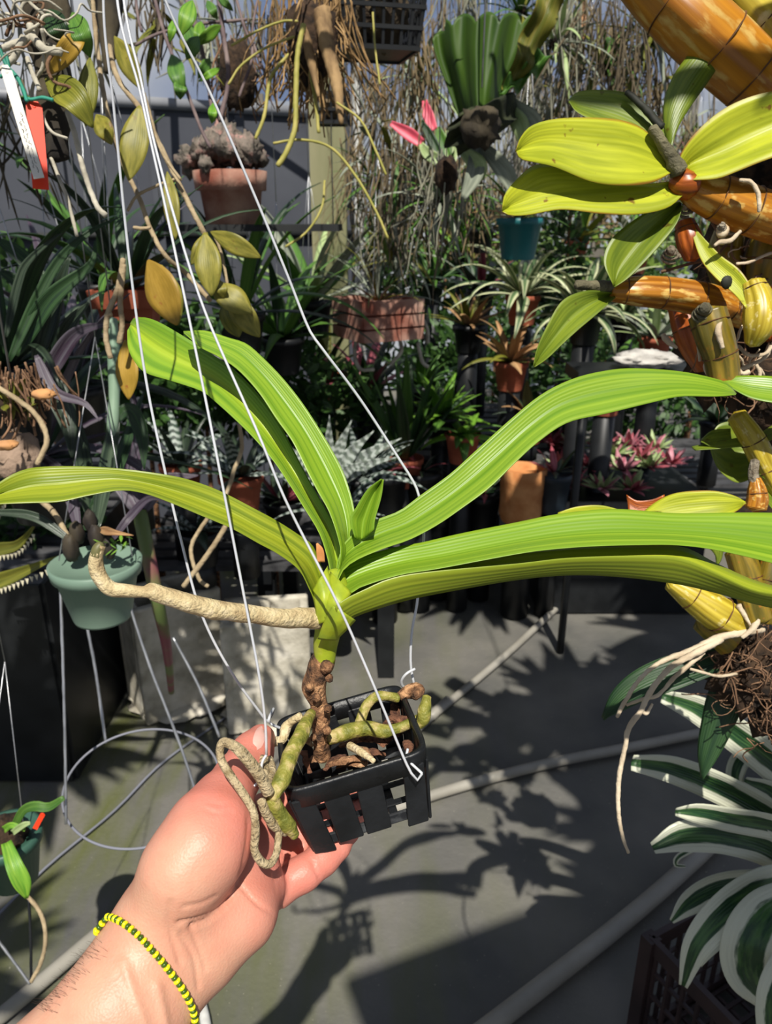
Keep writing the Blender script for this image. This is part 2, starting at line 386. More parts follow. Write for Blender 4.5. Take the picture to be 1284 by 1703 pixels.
# ---------------- pipes on the ground ----------------
def gpipe(name, label, pts, r, joints=()):
    t = [G(x, y, r) for x, y in pts]
    b = tube(MB(), t, r, 14); o = tag(b.build(name, m_pipe), label, 'pipe', None)
    for j in joints:
        a = G(*j[:2], r); k = G(*j[2:], r)
        tube(MB(), [a, k], r*1.22, 14).build('coupling', m_pipe, o)
gpipe('floor_pipe', 'thin grey pipe running from under the orchid basket up to the right leaves', [(560, 1345), (690, 1215), (840, 1090), (975, 965), (1130, 830)], .014, ((716, 1192, 745, 1164),))
gpipe('floor_pipe', 'grey pipe crossing the floor right of the basket to the right edge', [(560, 1385), (710, 1325), (900, 1272), (1060, 1240), (1330, 1185)], .016)
gpipe('floor_pipe', 'thick grey pipe crossing the dark floor at the lower right', [(790, 1725), (900, 1640), (1040, 1530), (1160, 1425), (1300, 1290), (1450, 1150)], .021)
gpipe('floor_pipe', 'pale grey pipe passing behind the forearm at the lower left', [(-60, 1740), (60, 1640), (160, 1555), (235, 1495), (310, 1440)], .017)
tag(tube(MB(), [G(330, 1650, .009), G(345, 1720, .009), G(360, 1900, .009)], .011, 10).build('floor_pipe', mat('flaking_white', (0, 0, 0))), 'short white pipe on the floor just right of the bracelet', 'pipe')
def gline(pts, label):
    b = tube(MB(), [G(x, y, .005) for x, y in pts], .0035, 8)
    return tag(b.build('ground_cord', mat('pale_cord', (128, 130, 142), (112, 114, 122), 4, .6)), label, 'cord')
gline([(-80, 1600), (70, 1448), (190, 1348), (270, 1268), (370, 1196), (430, 1150)], 'pale cord lying straight across the mossy floor at left')
# ---------------- benches ----------------
m_black = mat('black_plastic', (16, 18, 20), (30, 32, 34), 10, .45)
m_slat = mat('dark_slat', (44, 44, 46), (84, 84, 86), 9, .6)
def bench(name, label, x0, x1, y0, y1, z, m_top, slats=14, along='x', gap=.35, wall=False):
    t = thing(name, label, 'bench', ((x0+x1)/2, (y0+y1)/2, 0))
    for k in range(slats):
        a = y0+(y1-y0)*k/slats; b = a+(y1-y0)/slats*(1-gap)
        box(MB(), (x0, a, z-.02), (x1, b, z)).build('slat', m_top, t, smooth=False)
    for x in (x0+.05, (x0+x1)/2, x1-.05):
        box(MB(), (x-.025, y0, z-.07), (x+.025, y1, z-.021)).build('crossbar', m_black, t, smooth=False)
        for y in (y0+.06, y1-.06): box(MB(), (x-.03, y-.03, 0), (x+.03, y+.03, z-.071)).build('leg', m_black, t, smooth=False)
    if wall:
        box(MB(), (x0, y0-.012, .0), (x1, y0, z)).build('skirt', m_black, t, smooth=False)
        box(MB(), (x1, y0, .0), (x1+.012, y1, z)).build('skirt', m_black, t, smooth=False)
    return t
bench('plant_bench', 'black skirted slatted bench in deep shade at the left edge', -2.8, -.95, 1.9, 2.9, .66, m_slat, 10, wall=True)
bench('plant_bench', 'low dark bench behind the concrete blocks and the hand', -.9, .05, 2.42, 3.15, .47, m_slat, 9)
bench('plant_bench', 'dark bench in the middle behind the brown pot', .12, .86, 3.25, 4.3, .62, m_slat, 9)
bench('plant_bench', 'low bench at right behind the red bromeliads', .95, 2.8, 3.5, 4.35, .40, m_slat, 9)
bench('plant_bench', 'small bench at left behind the black skirted bench', -2.4, -1.1, 2.95, 3.25, .6, m_slat, 4)
# cinder blocks
m_conc = mat('pale_concrete', (150, 144, 128), (206, 200, 186), 11, .9, bump=.7, bscale=70, c3=(188, 182, 166))
def cinder(label, px, py, w, dp, h, rz):
    g = G(px, py); t = thing('concrete_block', label, 'block', g, 'pale concrete blocks under the low bench')
    M = Matrix.Translation(g) @ Matrix.Rotation(rz, 4, 'Z')
    b = MB(); s = .03
    # hollow core shell: four walls and a middle web, open on the faces seen from above
    box(b, (-w/2, -dp/2, 0), (w/2, -dp/2+s, h), M); box(b, (-w/2, dp/2-s, 0), (w/2, dp/2, h), M)
    box(b, (-w/2, -dp/2+s, 0), (-w/2+s, dp/2-s, h), M); box(b, (w/2-s, -dp/2+s, 0), (w/2, dp/2-s, h), M)
    box(b, (-s/2, -dp/2+s, 0), (s/2, dp/2-s, h), M)
    o = b.build('shell', m_conc, t, smooth=False); md = o.modifiers.new('bevel', 'BEVEL'); md.width = .009; md.segments = 3; md.limit_method = 'ANGLE'
    # a raised mortar lip along the foot
    lp = MB(); blob(lp, g+Vector((.0, -.02, .012)), w*.56, .25, 2.4, 20, 3, (1, .72, .13)); lp.build('mortar_foot', m_conc, t)
    return t
cinder('pale concrete block standing behind the thumb, left of the two', 298, 1160, .30, .2, .435, .62)
cinder('pale concrete block right behind the basket, right of the two', 452, 1188, .28, .2, .41, .12)
# ---------------- the held orchid ----------------
m_hero = leafmat('orchid_blade', (100, 138, 30), (136, 166, 44), stripe=12, rough=.38, tr=.14, vs=.5, bmp=.12, vary=.04)
m_hero_y = leafmat('orchid_blade_yellowing', (114, 132, 28), (158, 168, 44), stripe=10, rough=.38, tr=.14, vs=.5, bmp=.12, vary=.04)
m_hero_m = leafmat('orchid_blade_streaked', (98, 138, 32), (134, 166, 42), stripe=10, rough=.38, tr=.14, vs=.5, bmp=.12, vary=.03, core=((156, 178, 44), .4))
orc = thing('vanda_orchid', 'strap-leaved green orchid with a bare woody stem held up in its black basket', 'orchid', P(545, 1250, .53))
orc.name = 'strap_leaf_orchid'
def hl(guides, m, camber=0, thick=.0016, n=46, mm=13, label=None, wav=0):
    return tag(loft(MB(), guides, n=n, m=mm, camber=camber, thick=thick, wav=wav).build('leaf', m, orc), label)
def D(pts, d0, d1):       # spread depth linearly along a traced edge
    n = len(pts)-1; return [(p[0], p[1], d0+(d1-d0)*i/n) for i, p in enumerate(pts)]
def midg(A, B, n, f, dd0, dd1):
    a, b = cr(A, n), cr(B, n)
    return [tuple(np.r_[(a[i]*(1-f)+b[i]*f)[:2], (a[i]*(1-f)+b[i]*f)[2]+dd0+(dd1-dd0)*i/(n-1)]) for i in range(n)]
# leaf 1: upper left, broad notched tip
A = D([(558, 985), (566, 945), (572, 905), (556, 872), (534, 832), (511, 792), (464, 703), (430, 656), (390, 615), (352, 588), (301, 556), (262, 534), (238, 527), (222, 529)], .545, .64)
B = D([(546, 990), (550, 958), (543, 921), (530, 884), (507, 846), (480, 803), (454, 765), (422, 728), (395, 701), (362, 671), (335, 650), (285, 633), (241, 619), (222, 598), (213, 578), (212, 550)], .53, .63)
hl([A, midg(A, B, 12, .5, .012, .012), B], m_hero_m)
# leaf 2
A = D([(570, 985), (584, 935), (590, 890), (589, 845), (575, 795), (560, 762), (537, 722), (504, 671), (470, 628), (437, 594), (410, 571), (380, 561), (340, 549), (305, 551)], .535, .60)
B = D([(552, 990), (566, 925), (562, 893), (547, 850), (530, 820), (511, 784), (487, 735), (460, 697), (430, 652), (395, 614), (362, 592), (333, 577), (306, 553)], .517, .585)
hl([A, midg(A, B, 12, .45, .014, .006), B], m_hero)
# small new leaf, folded
hl([D([(590, 893), (582, 862), (591, 846), (611, 814), (634, 796)], .53, .53), D([(600, 900), (606, 865), (618, 830), (636, 797)], .545, .54), D([(622, 880), (624, 862), (634, 826), (638, 797)], .53, .53)], m_hero, n=24, mm=9)
# leaf 4: big upper right
A = D([(556, 965), (568, 912), (591, 884), (620, 866), (664, 849), (698, 824), (748, 788), (790, 750), (851, 695), (901, 655), (951, 630), (1001, 617), (1052, 612), (1130, 617), (1189, 629), (1212, 638), (1224, 654)], .53, .62)
B = D([(558, 995), (566, 955), (591, 932), (640, 911), (681, 897), (725, 874), (765, 847), (815, 810), (858, 768), (897, 733), (945, 702), (1010, 687), (1088, 668), (1132, 659), (1190, 659), (1224, 656)], .503, .605)
hl([A, midg(A, B, 14, .52, .018, .002), B], m_hero, n=56)
# leaf 5: middle right
A = D([(548, 955), (574, 935), (617, 920), (664, 908), (700, 902), (765, 887), (860, 868), (931, 854), (1021, 846), (1122, 853), (1220, 852), (1300, 853), (1380, 860)], .53, .56)
B = D([(556, 996), (581, 988), (600, 976), (664, 956), (731, 945), (860, 921), (920, 913), (988, 908), (1060, 906), (1122, 906), (1189, 914), (1284, 936), (1370, 962)], .497, .54)
hl([A, midg(A, B, 14, .66, .016, .004), B], m_hero, n=56)
# leaf 6: lowest right, channelled, near rim bright
R1 = D([(552, 1000), (575, 975), (640, 950), (720, 932), (860, 915), (980, 906), (1080, 905), (1139, 910), (1189, 935), (1256, 965), (1330, 985)], .53, .555)
K = D([(568, 1048), (590, 1032), (631, 1018), (681, 1004), (731, 993), (860, 969), (954, 961), (1041, 966), (1122, 978), (1189, 991), (1256, 1008), (1330, 1024)], .50, .54)
R2 = D([(557, 1008), (577, 994), (604, 981), (648, 962), (708, 951), (860, 937), (954, 927), (1088, 924), (1139, 930), (1189, 951), (1256, 981), (1330, 990)], .488, .52)
hl([R1, K, R2], m_hero_y, n=56, label='lowest olive-green leaf folded into a channel')
# leaf 7: left
A = D([(536, 945), (520, 907), (497, 889), (463, 867), (430, 849), (368, 817), (320, 799), (276, 789), (201, 779), (134, 775), (67, 776), (33, 783), (0, 801), (-40, 835)], .522, .44)
B = D([(528, 1010), (514, 978), (497, 947), (463, 921), (430, 903), (385, 878), (335, 857), (285, 836), (240, 820), (201, 815), (151, 823), (100, 834), (50, 836), (0, 838), (-40, 842)], .503, .43)
hl([A, midg(A, B, 14, .55, .012, .010), B], m_hero_y, n=56, label='long yellow-green leaf reaching to the left edge')
# sheathed lime stem, brown bract
m_sheath = mat('lime_sheath', (128, 146, 38), (164, 170, 62), 60, .45, bump=.15, bscale=90, c3=(150, 164, 36))
m_wood = mat('woody_stem', (62, 44, 32), (196, 150, 108), 120, .9, bump=1, bscale=420, c3=(132, 94, 64))
m_root = mat('velamen_pale', (168, 146, 108), (212, 194, 158), 90, .85, bump=.6, bscale=420, c3=(196, 178, 136))
m_rootg = mat('velamen_green', (100, 104, 38), (178, 160, 106), 110, .5, bump=.5, bscale=300, c3=(138, 134, 58))
b = MB()
ptube(b, [(541, 1100, .53), (542, 1070, .527), (547, 1040, .52), (551, 1010, .518), (556, 980, .522), (560, 950, .527)], [17, 20, 23, 27, 25, 14], 20, bump=.12, bs=50)
b.build('stem', m_sheath, orc)
for A, B in (([(553, 1006, .492), (540, 1030, .497), (528, 1062, .508)], [(592, 1031, .499), (578, 1046, .500), (560, 1064, .508)]),
             ([(550, 950, .515), (536, 985, .503), (527, 1020, .503)], [(585, 986, .500), (568, 1008, .492), (552, 1036, .498)]),
             ([(518, 985, .503), (524, 1010, .500), (526, 1040, .506)], [(545, 940, .512), (552, 985, .498), (548, 1030, .497)])):
    loft(MB(), [A, midg(A, B, 8, .5, -.007, -.003), B], n=16, m=9, thick=.0014).build('leaf_sheath', m_sheath, orc)
strap(MB(), [(534, 935, .515), (532, 915, .512), (527, 903, .512)], [13, 12, 3], fold=.2, n=10).build('bract', mat('tan_bract', (206, 140, 84), (170, 104, 54), 60, .7), orc)
b = MB()
ptube(b, [(541, 1092, .53), (535, 1110, .53), (522, 1140, .532), (531, 1170, .535), (533, 1200, .537), (532, 1230, .54), (538, 1262, .545)], [16, 18, 19, 15, 17, 15, 13], 20, seg=60, bump=.4, bs=75)
for (x, y, r) in ((543, 1108, 12), (515, 1143, 8), (548, 1128, 7), (545, 1178, 7), (520, 1190, 7), (544, 1215, 7), (521, 1226, 6), (527, 1160, 8)): blob(b, P(x, y, .522), r/F*.52, .3, 2, 12, x)
b.build('woody_stem', m_wood, orc)
def hroot(pts, r, m, label=None, bump=.25, n=14, name='aerial_root', bs=90):
    return tag(ptube(MB(), pts, r, n, seg=max(24, len(pts)*9), bump=bump, bs=bs).build(name, m, orc), label)
hroot([(528, 1028, .51), (500, 1026, .50), (470, 1028, .49), (430, 1022, .48), (390, 1018, .47), (350, 1012, .46), (310, 1001, .452), (272, 990, .447), (252, 983, .444), (238, 984, .442), (210, 982, .44), (184, 978, .438), (168, 962, .436), (160, 940, .434), (161, 922, .432), (168, 906, .432)],
      [18, 17, 16, 15, 16, 17, 16, 15, 14, 9, 12, 13, 13, 12, 10, 8], m_root, 'stout pale aerial root reaching left with an upturned tip', .16)
ptube(MB(), [(160, 924, .432), (163, 912, .4315), (169, 904, .432)], [10.5, 9.5, 7], 12).build('root_tip', mat('root_tip', (104, 100, 62), (88, 88, 50), 60, .5), orc)
# ---------------- basket ----------------
def basket_frame():
    a, b_, c = 0.27708983, -0.12200371, -0.22493738
    Rx = Matrix.Rotation(a, 3, 'X'); Ry = Matrix.Rotation(b_, 3, 'Y'); Rz = Matrix.Rotation(c, 3, 'Z')
    Bc = Matrix(((1, 0, 0), (0, 0, -1), (0, 1, 0)))
    R3 = Rz @ Rx @ Ry @ Bc
    t = Vector((-0.03046142, 0.17106525, 0.59501359))*.9
    C2W = Matrix([(RGT[i], -UPV[i], FWD[i]) for i in range(3)])
    M = (C2W @ R3).to_4x4(); M.translation = EYE + C2W @ t
    return M
BM = basket_frame(); S = .0475; HB = .0533; SBm = S*.84
bas = thing('basket', 'square black plastic slatted orchid basket held in the hand', 'basket', BM @ Vector((0, 0, -HB)))
m_bk = mat('basket_black', (15, 17, 19), (29, 31, 34), 40, .42, bump=.15, bscale=300)
m_bk2 = mat('basket_scuffed', (24, 26, 29), (92, 94, 96), 60, .6, lo=.5, hi=.72)
def bb(lo, hi, M=None, bev=.0012, name='slat', m_=None, label=None, par=None):
    o = box(MB(), lo, hi, BM if M is None else M).build(name, m_ or m_bk, par or bas, smooth=False)
    md = o.modifiers.new('bevel', 'BEVEL'); md.width = bev; md.segments = 2; return o
rh = .0145; th = .0022
# rim: four deep bands with rounded corners as one ring
rb = MB(); ring = []
for k in range(48):
    t = 2*PI*k/48; c, s = math.cos(t), math.sin(t); e = .22
    ring.append((math.copysign(abs(c)**e, c), math.copysign(abs(s)**e, s)))
prof = [(S-th, 0), (S+.0012, 0), (S+.0012, -.002), (S, -rh), (S-th, -rh)]
vs = []
for (r, z) in prof: vs += [BM @ Vector((x*r, y*r, z)) for x, y in ring]
n_ = 48; L = len(prof)
rb.add(vs, [(i*n_+k, i*n_+(k+1) % n_, ((i+1) % L)*n_+(k+1) % n_, ((i+1) % L)*n_+k) for i in range(L) for k in range(n_)])
rb.build('rim', m_bk, bas)
def lerp(a, b_, t): return a+(b_-a)*t
for side in range(4):
    Rz = Matrix.Rotation(side*PI/2, 4, 'Z'); 
    for k, u in enumerate((-.82, -.36, .12, .78) if side == 0 else (-.8, -.28, .28, .8)):
        w = .0085 if abs(u) < .6 else .0072
        xt = u*S*.98; xb = u*SBm; b = MB(); q = []
        ex = -.004 if abs(u) > .6 else 0
        for (x, y, z) in ((xt-w, -S+.0004, -rh*.6), (xt+w, -S+.0004, -rh*.6), (xb+w, -SBm-.001, -HB+ex), (xb-w, -SBm-.001, -HB+ex)):
            q.append(BM @ Rz @ Vector((x, y, z))); q.append(BM @ Rz @ Vector((x, y+.0022, z)))
        b.add(q, [(0, 2, 4, 6), (7, 5, 3, 1), (0, 1, 3, 2), (2, 3, 5, 4), (4, 5, 7, 6), (6, 7, 1, 0)])
        o = b.build('slat', m_bk, bas, smooth=False); md = o.modifiers.new('bevel', 'BEVEL'); md.width = .001; md.segments = 2
    bb((-SBm, -SBm+.0014, -HB), (SBm, -SBm+.0036, -HB+.008), BM @ Rz, name='lower_band', m_=m_bk2)
for k in range(5):
    x = lerp(-SBm+.006, SBm-.006, k/4)
    bb((x-.003, -SBm+.004, -HB), (x+.003, SBm-.004, -HB+.002), name='floor_bar')
for k in (-.5, 0, .5): bb((-SBm+.004, k*SBm-.003, -HB+.002), (SBm-.004, k*SBm+.003, -HB+.0035), name='floor_bar')
# bark pieces lying in the basket (loose things you can pick out)
m_bark = mat('bark_chip', (112, 78, 54), (204, 168, 128), 140, .95, bump=1, bscale=380, c3=(164, 122, 88))
m_barkd = mat('bark_chip_dark', (66, 42, 32), (136, 92, 68), 130, .95, bump=1, bscale=380)
def chip(a, b_, w, m, lab, tk=.45):
    o = MB(); mid = tuple((a[i]+b_[i])/2+(0, -4, 0)[i] for i in range(3))
    tube(o, [P(*a), P(*mid), P(*b_)], [w*.7/F*.54, w/F*.54, w*.5/F*.54], 9, seg=14, bump=.9, bs=120, flat=tk)
    return tag(o.build('bark_chip', m), lab, 'bark', 'bark chips lying in the basket')
CH = [((548, 1272, .535), (600, 1262, .535), 10, m_bark), ((590, 1245, .55), (622, 1265, .535), 9, m_bark), ((575, 1255, .56), (540, 1280, .53), 8, m_barkd),
      ((600, 1225, .57), (640, 1240, .555), 9, m_barkd), ((505, 1250, .55), (515, 1285, .53), 8, m_barkd), ((640, 1235, .56), (670, 1215, .57), 9, m_barkd),
      ((655, 1170, .585), (662, 1200, .58), 11, m_barkd), ((565, 1240, .57), (620, 1232, .57), 8, m_bark), ((500, 1225, .56), (520, 1240, .555), 8, m_bark),
      ((675, 1232, .54), (682, 1260, .53), 8, m_barkd), ((610, 1268, .54), (560, 1276, .54), 9, m_bark), ((620, 1205, .585), (655, 1225, .57), 8, m_barkd),
      ((535, 1262, .545), (508, 1268, .545), 9, m_bark), ((640, 1255, .55), (600, 1252, .555), 8, m_barkd)]
CL = ['long pale curled bark chip at the front middle of the basket', 'pale bark chip lying slanted under the branching root', 'dark bark chip just right of the woody stem foot', 'dark bark chip under the horizontal root', 'dark crumbly chip left of the woody stem foot', 'dark chip against the right wall of the basket', 'dark upright chip behind the arched root', 'pale chip crossing behind the front rim', 'pale chip at the basket back-left', 'dark chip in the front-right basket corner', 'pale chip touching the front rim', 'dark chip in the back right of the basket', 'pale chip left of centre by the front rim', 'dark chip at the centre of the basket']
for (a, b_, w, m), lb in zip(CH, CL): chip(a, b_, w, m, lb)
# roots in and over the basket
hroot([(518, 1185, .52), (508, 1205, .505), (494, 1235, .49), (482, 1262, .478), (472, 1290, .47), (460, 1315, .462), (453, 1330, .46)], [8, 11, 14, 13, 14, 12, 8], m_rootg, 'thick green root over the basket corner', .3)
hroot([(452, 1312, .462), (458, 1338, .463), (466, 1356, .466), (478, 1373, .470), (490, 1388, .475)], [9, 12, 13, 14, 9], m_rootg, None, .45)
hroot([(545, 1228, .54), (575, 1218, .545), (608, 1212, .55), (640, 1215, .548), (668, 1208, .55), (698, 1194, .55)], [11, 13, 12, 11, 9, 8], m_rootg, None, .3)
hroot([(598, 1204, .555), (606, 1180, .56), (622, 1160, .562), (645, 1157, .563), (662, 1160, .566)], [8, 8, 9, 8, 8], m_rootg, None, .3)
hroot([(664, 1158, .566), (680, 1150, .568), (695, 1149, .566), (690, 1158, .56)], [8, 12, 12, 8], m_wood, None, .3)
hroot([(710, 1158, .54), (706, 1180, .535), (702, 1200, .535), (690, 1208, .54)], [8, 11, 10, 7], m_rootg, None, .3)
hroot([(690, 1200, .553), (672, 1198, .553), (652, 1196, .556), (640, 1210, .556)], [7, 8, 8, 7], m_barkd, None, .4)
hroot([(452, 1235, .55), (470, 1228, .545), (478, 1205, .55), (500, 1190, .545)], [8, 9, 9, 6], m_root, None, .35)
hroot([(582, 1240, .54), (600, 1250, .528), (622, 1265, .515)], [7, 7, 5], m_root, None, .3)
# dried flat loop of root hanging in front of the palm
m_dry = mat('dry_root', (138, 120, 86), (196, 178, 142), 150, .95, bump=1, bscale=420)
hroot([(447, 1318, .455), (432, 1290, .45), (414, 1265, .446), (393, 1243, .444), (373, 1234, .444), (366, 1246, .444), (370, 1268, .443), (388, 1296, .44), (408, 1325, .438), (422, 1352, .437), (425, 1385, .437), (423, 1412, .437), (434, 1432, .439), (449, 1436, .442), (460, 1418, .446), (464, 1385, .452)],
      [10, 10, 10, 9, 8, 7, 7, 7, 7, 7, 7, 7, 7, 7, 6, 6], m_dry, 'flattened dry root hanging in a long loop over the palm', .12)
hroot([(436, 1262, .5), (440, 1290, .48), (444, 1320, .462)], [9, 9, 7], m_dry, None, .3)
hroot([(448, 1262, .5), (452, 1285, .485), (447, 1310, .468)], [7, 7, 6], m_dry, None, .3)
hroot([(434, 1330, .456), (442, 1352, .458), (455, 1370, .464), (475, 1387, .472)], [7, 8, 9, 5], m_dry, None, .4)
# ---------------- four hanger wires ----------------
m_wire = mat('hanger_wire', (206, 208, 212), (222, 224, 228), 20, .35, metal=.3)
wires = thing('hanger_wire', 'four thin galvanised wires rising from the basket corners', 'wire', P(190, -260, .43))
apex = (185, -260, .42)
WP = [[apex, (172, 0, .44), (190, 185, .46), (215, 430, .49), (243, 632, .507), (276, 790, .518), (300, 893, .527), (335, 1020, .54), (385, 1118, .555), (444, 1200, .575)],
      [apex, (195, 0, .42), (231, 144, .427), (252, 240, .43), (283, 380, .435), (325, 580, .441), (365, 780, .447), (400, 960, .455), (430, 1117, .466), (441, 1200, .474), (443, 1255, .479)],
      [apex, (206, 0, .42), (234, 130, .425), (256, 234, .427), (296, 380, .431), (345, 528, .436), (430, 722, .442), (478, 838, .447), (560, 1000, .458), (610, 1112, .47), (650, 1208, .483), (676, 1270, .489), (690, 1294, .491), (699, 1297, .492), (702, 1286, .494)],
      [apex, (275, 0, .45), (350, 155, .472), (430, 340, .495), (480, 462, .51), (513, 545, .52), (535, 578, .523), (600, 665, .538), (665, 765, .553), (688, 802, .558), (698, 830, .561), (705, 890, .565), (694, 1000, .575), (685, 1050, .58), (683, 1105, .585), (689, 1138, .588)]]
for w_ in WP: ptube(MB(), w_, 2.3, 8, seg=90).build('wire', m_wire, wires)
for hk in ([(443, 1255, .479), (436, 1268, .478), (430, 1300, .476), (410, 1312, .474), (416, 1318, .474)], [(444, 1200, .575), (452, 1188, .575), (455, 1178, .572), (447, 1196, .56), (452, 1204, .565), (470, 1212, .55)], [(689, 1138, .588), (672, 1142, .58), (668, 1132, .575), (676, 1120, .572), (690, 1112, .575)], [(702, 1286, .494), (678, 1262, .497), (678, 1245, .5)]):
    ptube(MB(), hk, 2.4, 8, seg=24).build('hook', m_wire, wires)
ptube(MB(), [apex, (180, -300, .42), (150, -340, .42), (120, -300, .42)], 3.5, 8).build('top_hook', m_wire, wires)
# ---------------- the hand: one continuous surface grown from a distance field ----------------
def cs(x, y, d): return np.array([(x-642)/F*d, (y-851)/F*d, d])
lo = np.array([-.27, .10, .31]); hi = np.array([.0, .36, .60]); H = .0017
nn_ = np.ceil((hi-lo)/H).astype(int)
gx, gy, gz = [(lo[i]+H*np.arange(nn_[i])).astype(np.float32) for i in range(3)]
X, Y_, Z = np.meshgrid(gx, gy, gz, indexing='ij')
def cone(a, b_, sm=None):
    """round cone between (x, y, depth, radius px) joints"""
    p0, p1 = cs(*a[:3]), cs(*b_[:3]); r0, r1 = a[3]/F*a[2], b_[3]/F*b_[2]
    ba = p1-p0; L2 = float(ba@ba)
    t = ((X-p0[0])*ba[0]+(Y_-p0[1])*ba[1]+(Z-p0[2])*ba[2])/L2
    t = np.clip(t, 0, 1)
    return np.sqrt((X-p0[0]-ba[0]*t)**2+(Y_-p0[1]-ba[1]*t)**2+(Z-p0[2]-ba[2]*t)**2)-(r0+(r1-r0)*t)
def smin(a, b_, k):
    h = np.clip(.5+.5*(b_-a)/k, 0, 1); return b_*(1-h)+a*h-k*h*(1-h)
def chain(js, k=.006):
    f = None
    for a, b_ in zip(js[:-1], js[1:]):
        c = cone(a, b_); f = c if f is None else smin(f, c, k)
    return f
f = chain([(-92, 1935, .385, 90), (174, 1664, .415, 57), (234, 1578, .43, 45)], .01)
f = smin(f, chain([(-20, 2010, .385, 94), (232, 1692, .42, 66), (296, 1606, .445, 54)], .01), .03)
palm = chain([(230, 1574, .436, 42), (300, 1480, .448, 56), (360, 1405, .47, 50)], .01)
palm = smin(palm, chain([(284, 1608, .442, 50), (345, 1566, .447, 55), (398, 1520, .460, 56), (430, 1478, .484, 44)], .01), .018)
palm = smin(palm, chain([(330, 1520, .456, 58), (385, 1450, .480, 50), (420, 1400, .505, 44)], .01), .016)
fA = f
then = chain([(274, 1502, .437, 54), (303, 1450, .431, 64), (338, 1408, .439, 68), (353, 1372, .449, 59), (372, 1330, .468, 42), (396, 1290, .492, 33), (418, 1255, .515, 30), (434, 1228, .532, 24)], .012)
f = smin(smin(fA, then, .034), smin(fA, palm, .028), .009)
BMi = BM.inverted()
nrm = (BM.to_3x3() @ Vector((0, 0, 1))).normalized()
def under(u, v, r):          # a point under the basket's floor, r metres below it
    w = BM @ Vector((u*S, v*S, -HB)) - nrm*r
    c = w-EYE; return (c.dot(RGT), -c.dot(UPV), c.dot(FWD))
def topx(c): return (642+c[0]/c[2]*F, 851+c[1]/c[2]*F, c[2])
def uj(u, v, r): 
    q = topx(under(u, v, r+.0005)); return (q[0], q[1], q[2], r/q[2]*F)
litl = chain([(425, 1482, .497, 34), (458, 1478, .500, 31), (505, 1452, .507, 28), (536, 1428, .516, 26.5), (562, 1408, .523, 22.5)], .004)
ring_ = chain([(428, 1440, .510, 32), (462, 1428, .522, 28), (500, 1408, .535, 24)] + [uj(-.6, -.5, .0095), uj(-.35, -.42, .0085)], .006)
mid_ = chain([(425, 1400, .52, 30), (452, 1385, .535, 28)] + [uj(-.5, -.05, .0100), uj(-.2, .05, .0095), uj(.05, .1, .0085)], .006)
ind_ = chain([(415, 1370, .52, 30), (440, 1350, .548, 28)] + [uj(-.4, .42, .0100), uj(.1, .5, .0095), uj(.5, .55, .0085)], .006)
f = smin(f, litl, .0035); f = smin(f, ring_, .003); f = smin(f, mid_, .005); f = smin(f, ind_, .005)
def surface_nets(f, lo, H):
    nx, ny, nz = f.shape; s = f < 0
    c = np.zeros((nx-1, ny-1, nz-1), np.int8)
    for dx in (0, 1):
        for dy in (0, 1):
            for dz in (0, 1): c += s[dx:nx-1+dx, dy:ny-1+dy, dz:nz-1+dz]
    act = (c > 0) & (c < 8); idx = -np.ones(act.shape, np.int64); I = np.argwhere(act); idx[act] = np.arange(len(I))
    acc = np.zeros((len(I), 3)); cnt = np.zeros(len(I))
    cor = [(x, y, z) for x in (0, 1) for y in (0, 1) for z in (0, 1)]
    for a in cor:
        for ax in range(3):
            if a[ax]: continue
            b_ = list(a); b_[ax] = 1
            fa = f[I[:, 0]+a[0], I[:, 1]+a[1], I[:, 2]+a[2]]; fb = f[I[:, 0]+b_[0], I[:, 1]+b_[1], I[:, 2]+b_[2]]
            m = (fa < 0) != (fb < 0); t = np.where(m, fa/(fa-fb+1e-20), 0)
            p = np.array(a, float)[None]+0*t[:, None]; p[:, ax] += t
            acc += p*m[:, None]; cnt += m
    V = lo+(I+acc/cnt[:, None])*H
    Fq = []
    for ax in range(3):
        o = [slice(None)]*3; o2 = [slice(None)]*3; o[ax] = slice(0, -1); o2[ax] = slice(1, None)
        e = s[tuple(o)] != s[tuple(o2)]; E = np.argwhere(e)
        u, w = [(1, 2), (2, 0), (0, 1)][ax]
        ok = (E[:, u] > 0) & (E[:, w] > 0) & (E[:, u] < f.shape[u]-1) & (E[:, w] < f.shape[w]-1)
        E = E[ok]; q = []
        for (du, dw) in ((-1, -1), (0, -1), (0, 0), (-1, 0)):
            k = E.copy(); k[:, u] += du; k[:, w] += dw; q.append(idx[k[:, 0], k[:, 1], k[:, 2]])
        q = np.stack(q, 1); fl = s[E[:, 0], E[:, 1], E[:, 2]]
        q[~fl] = q[~fl][:, ::-1]; Fq.append(q)
    return V, np.vstack(Fq)
f[0] = f[:, 0] = f[:, :, 0] = 1; f[-1] = 1; f[:, -1] = 1; f[:, :, -1] = 1
HV, HF = surface_nets(f, lo, H)
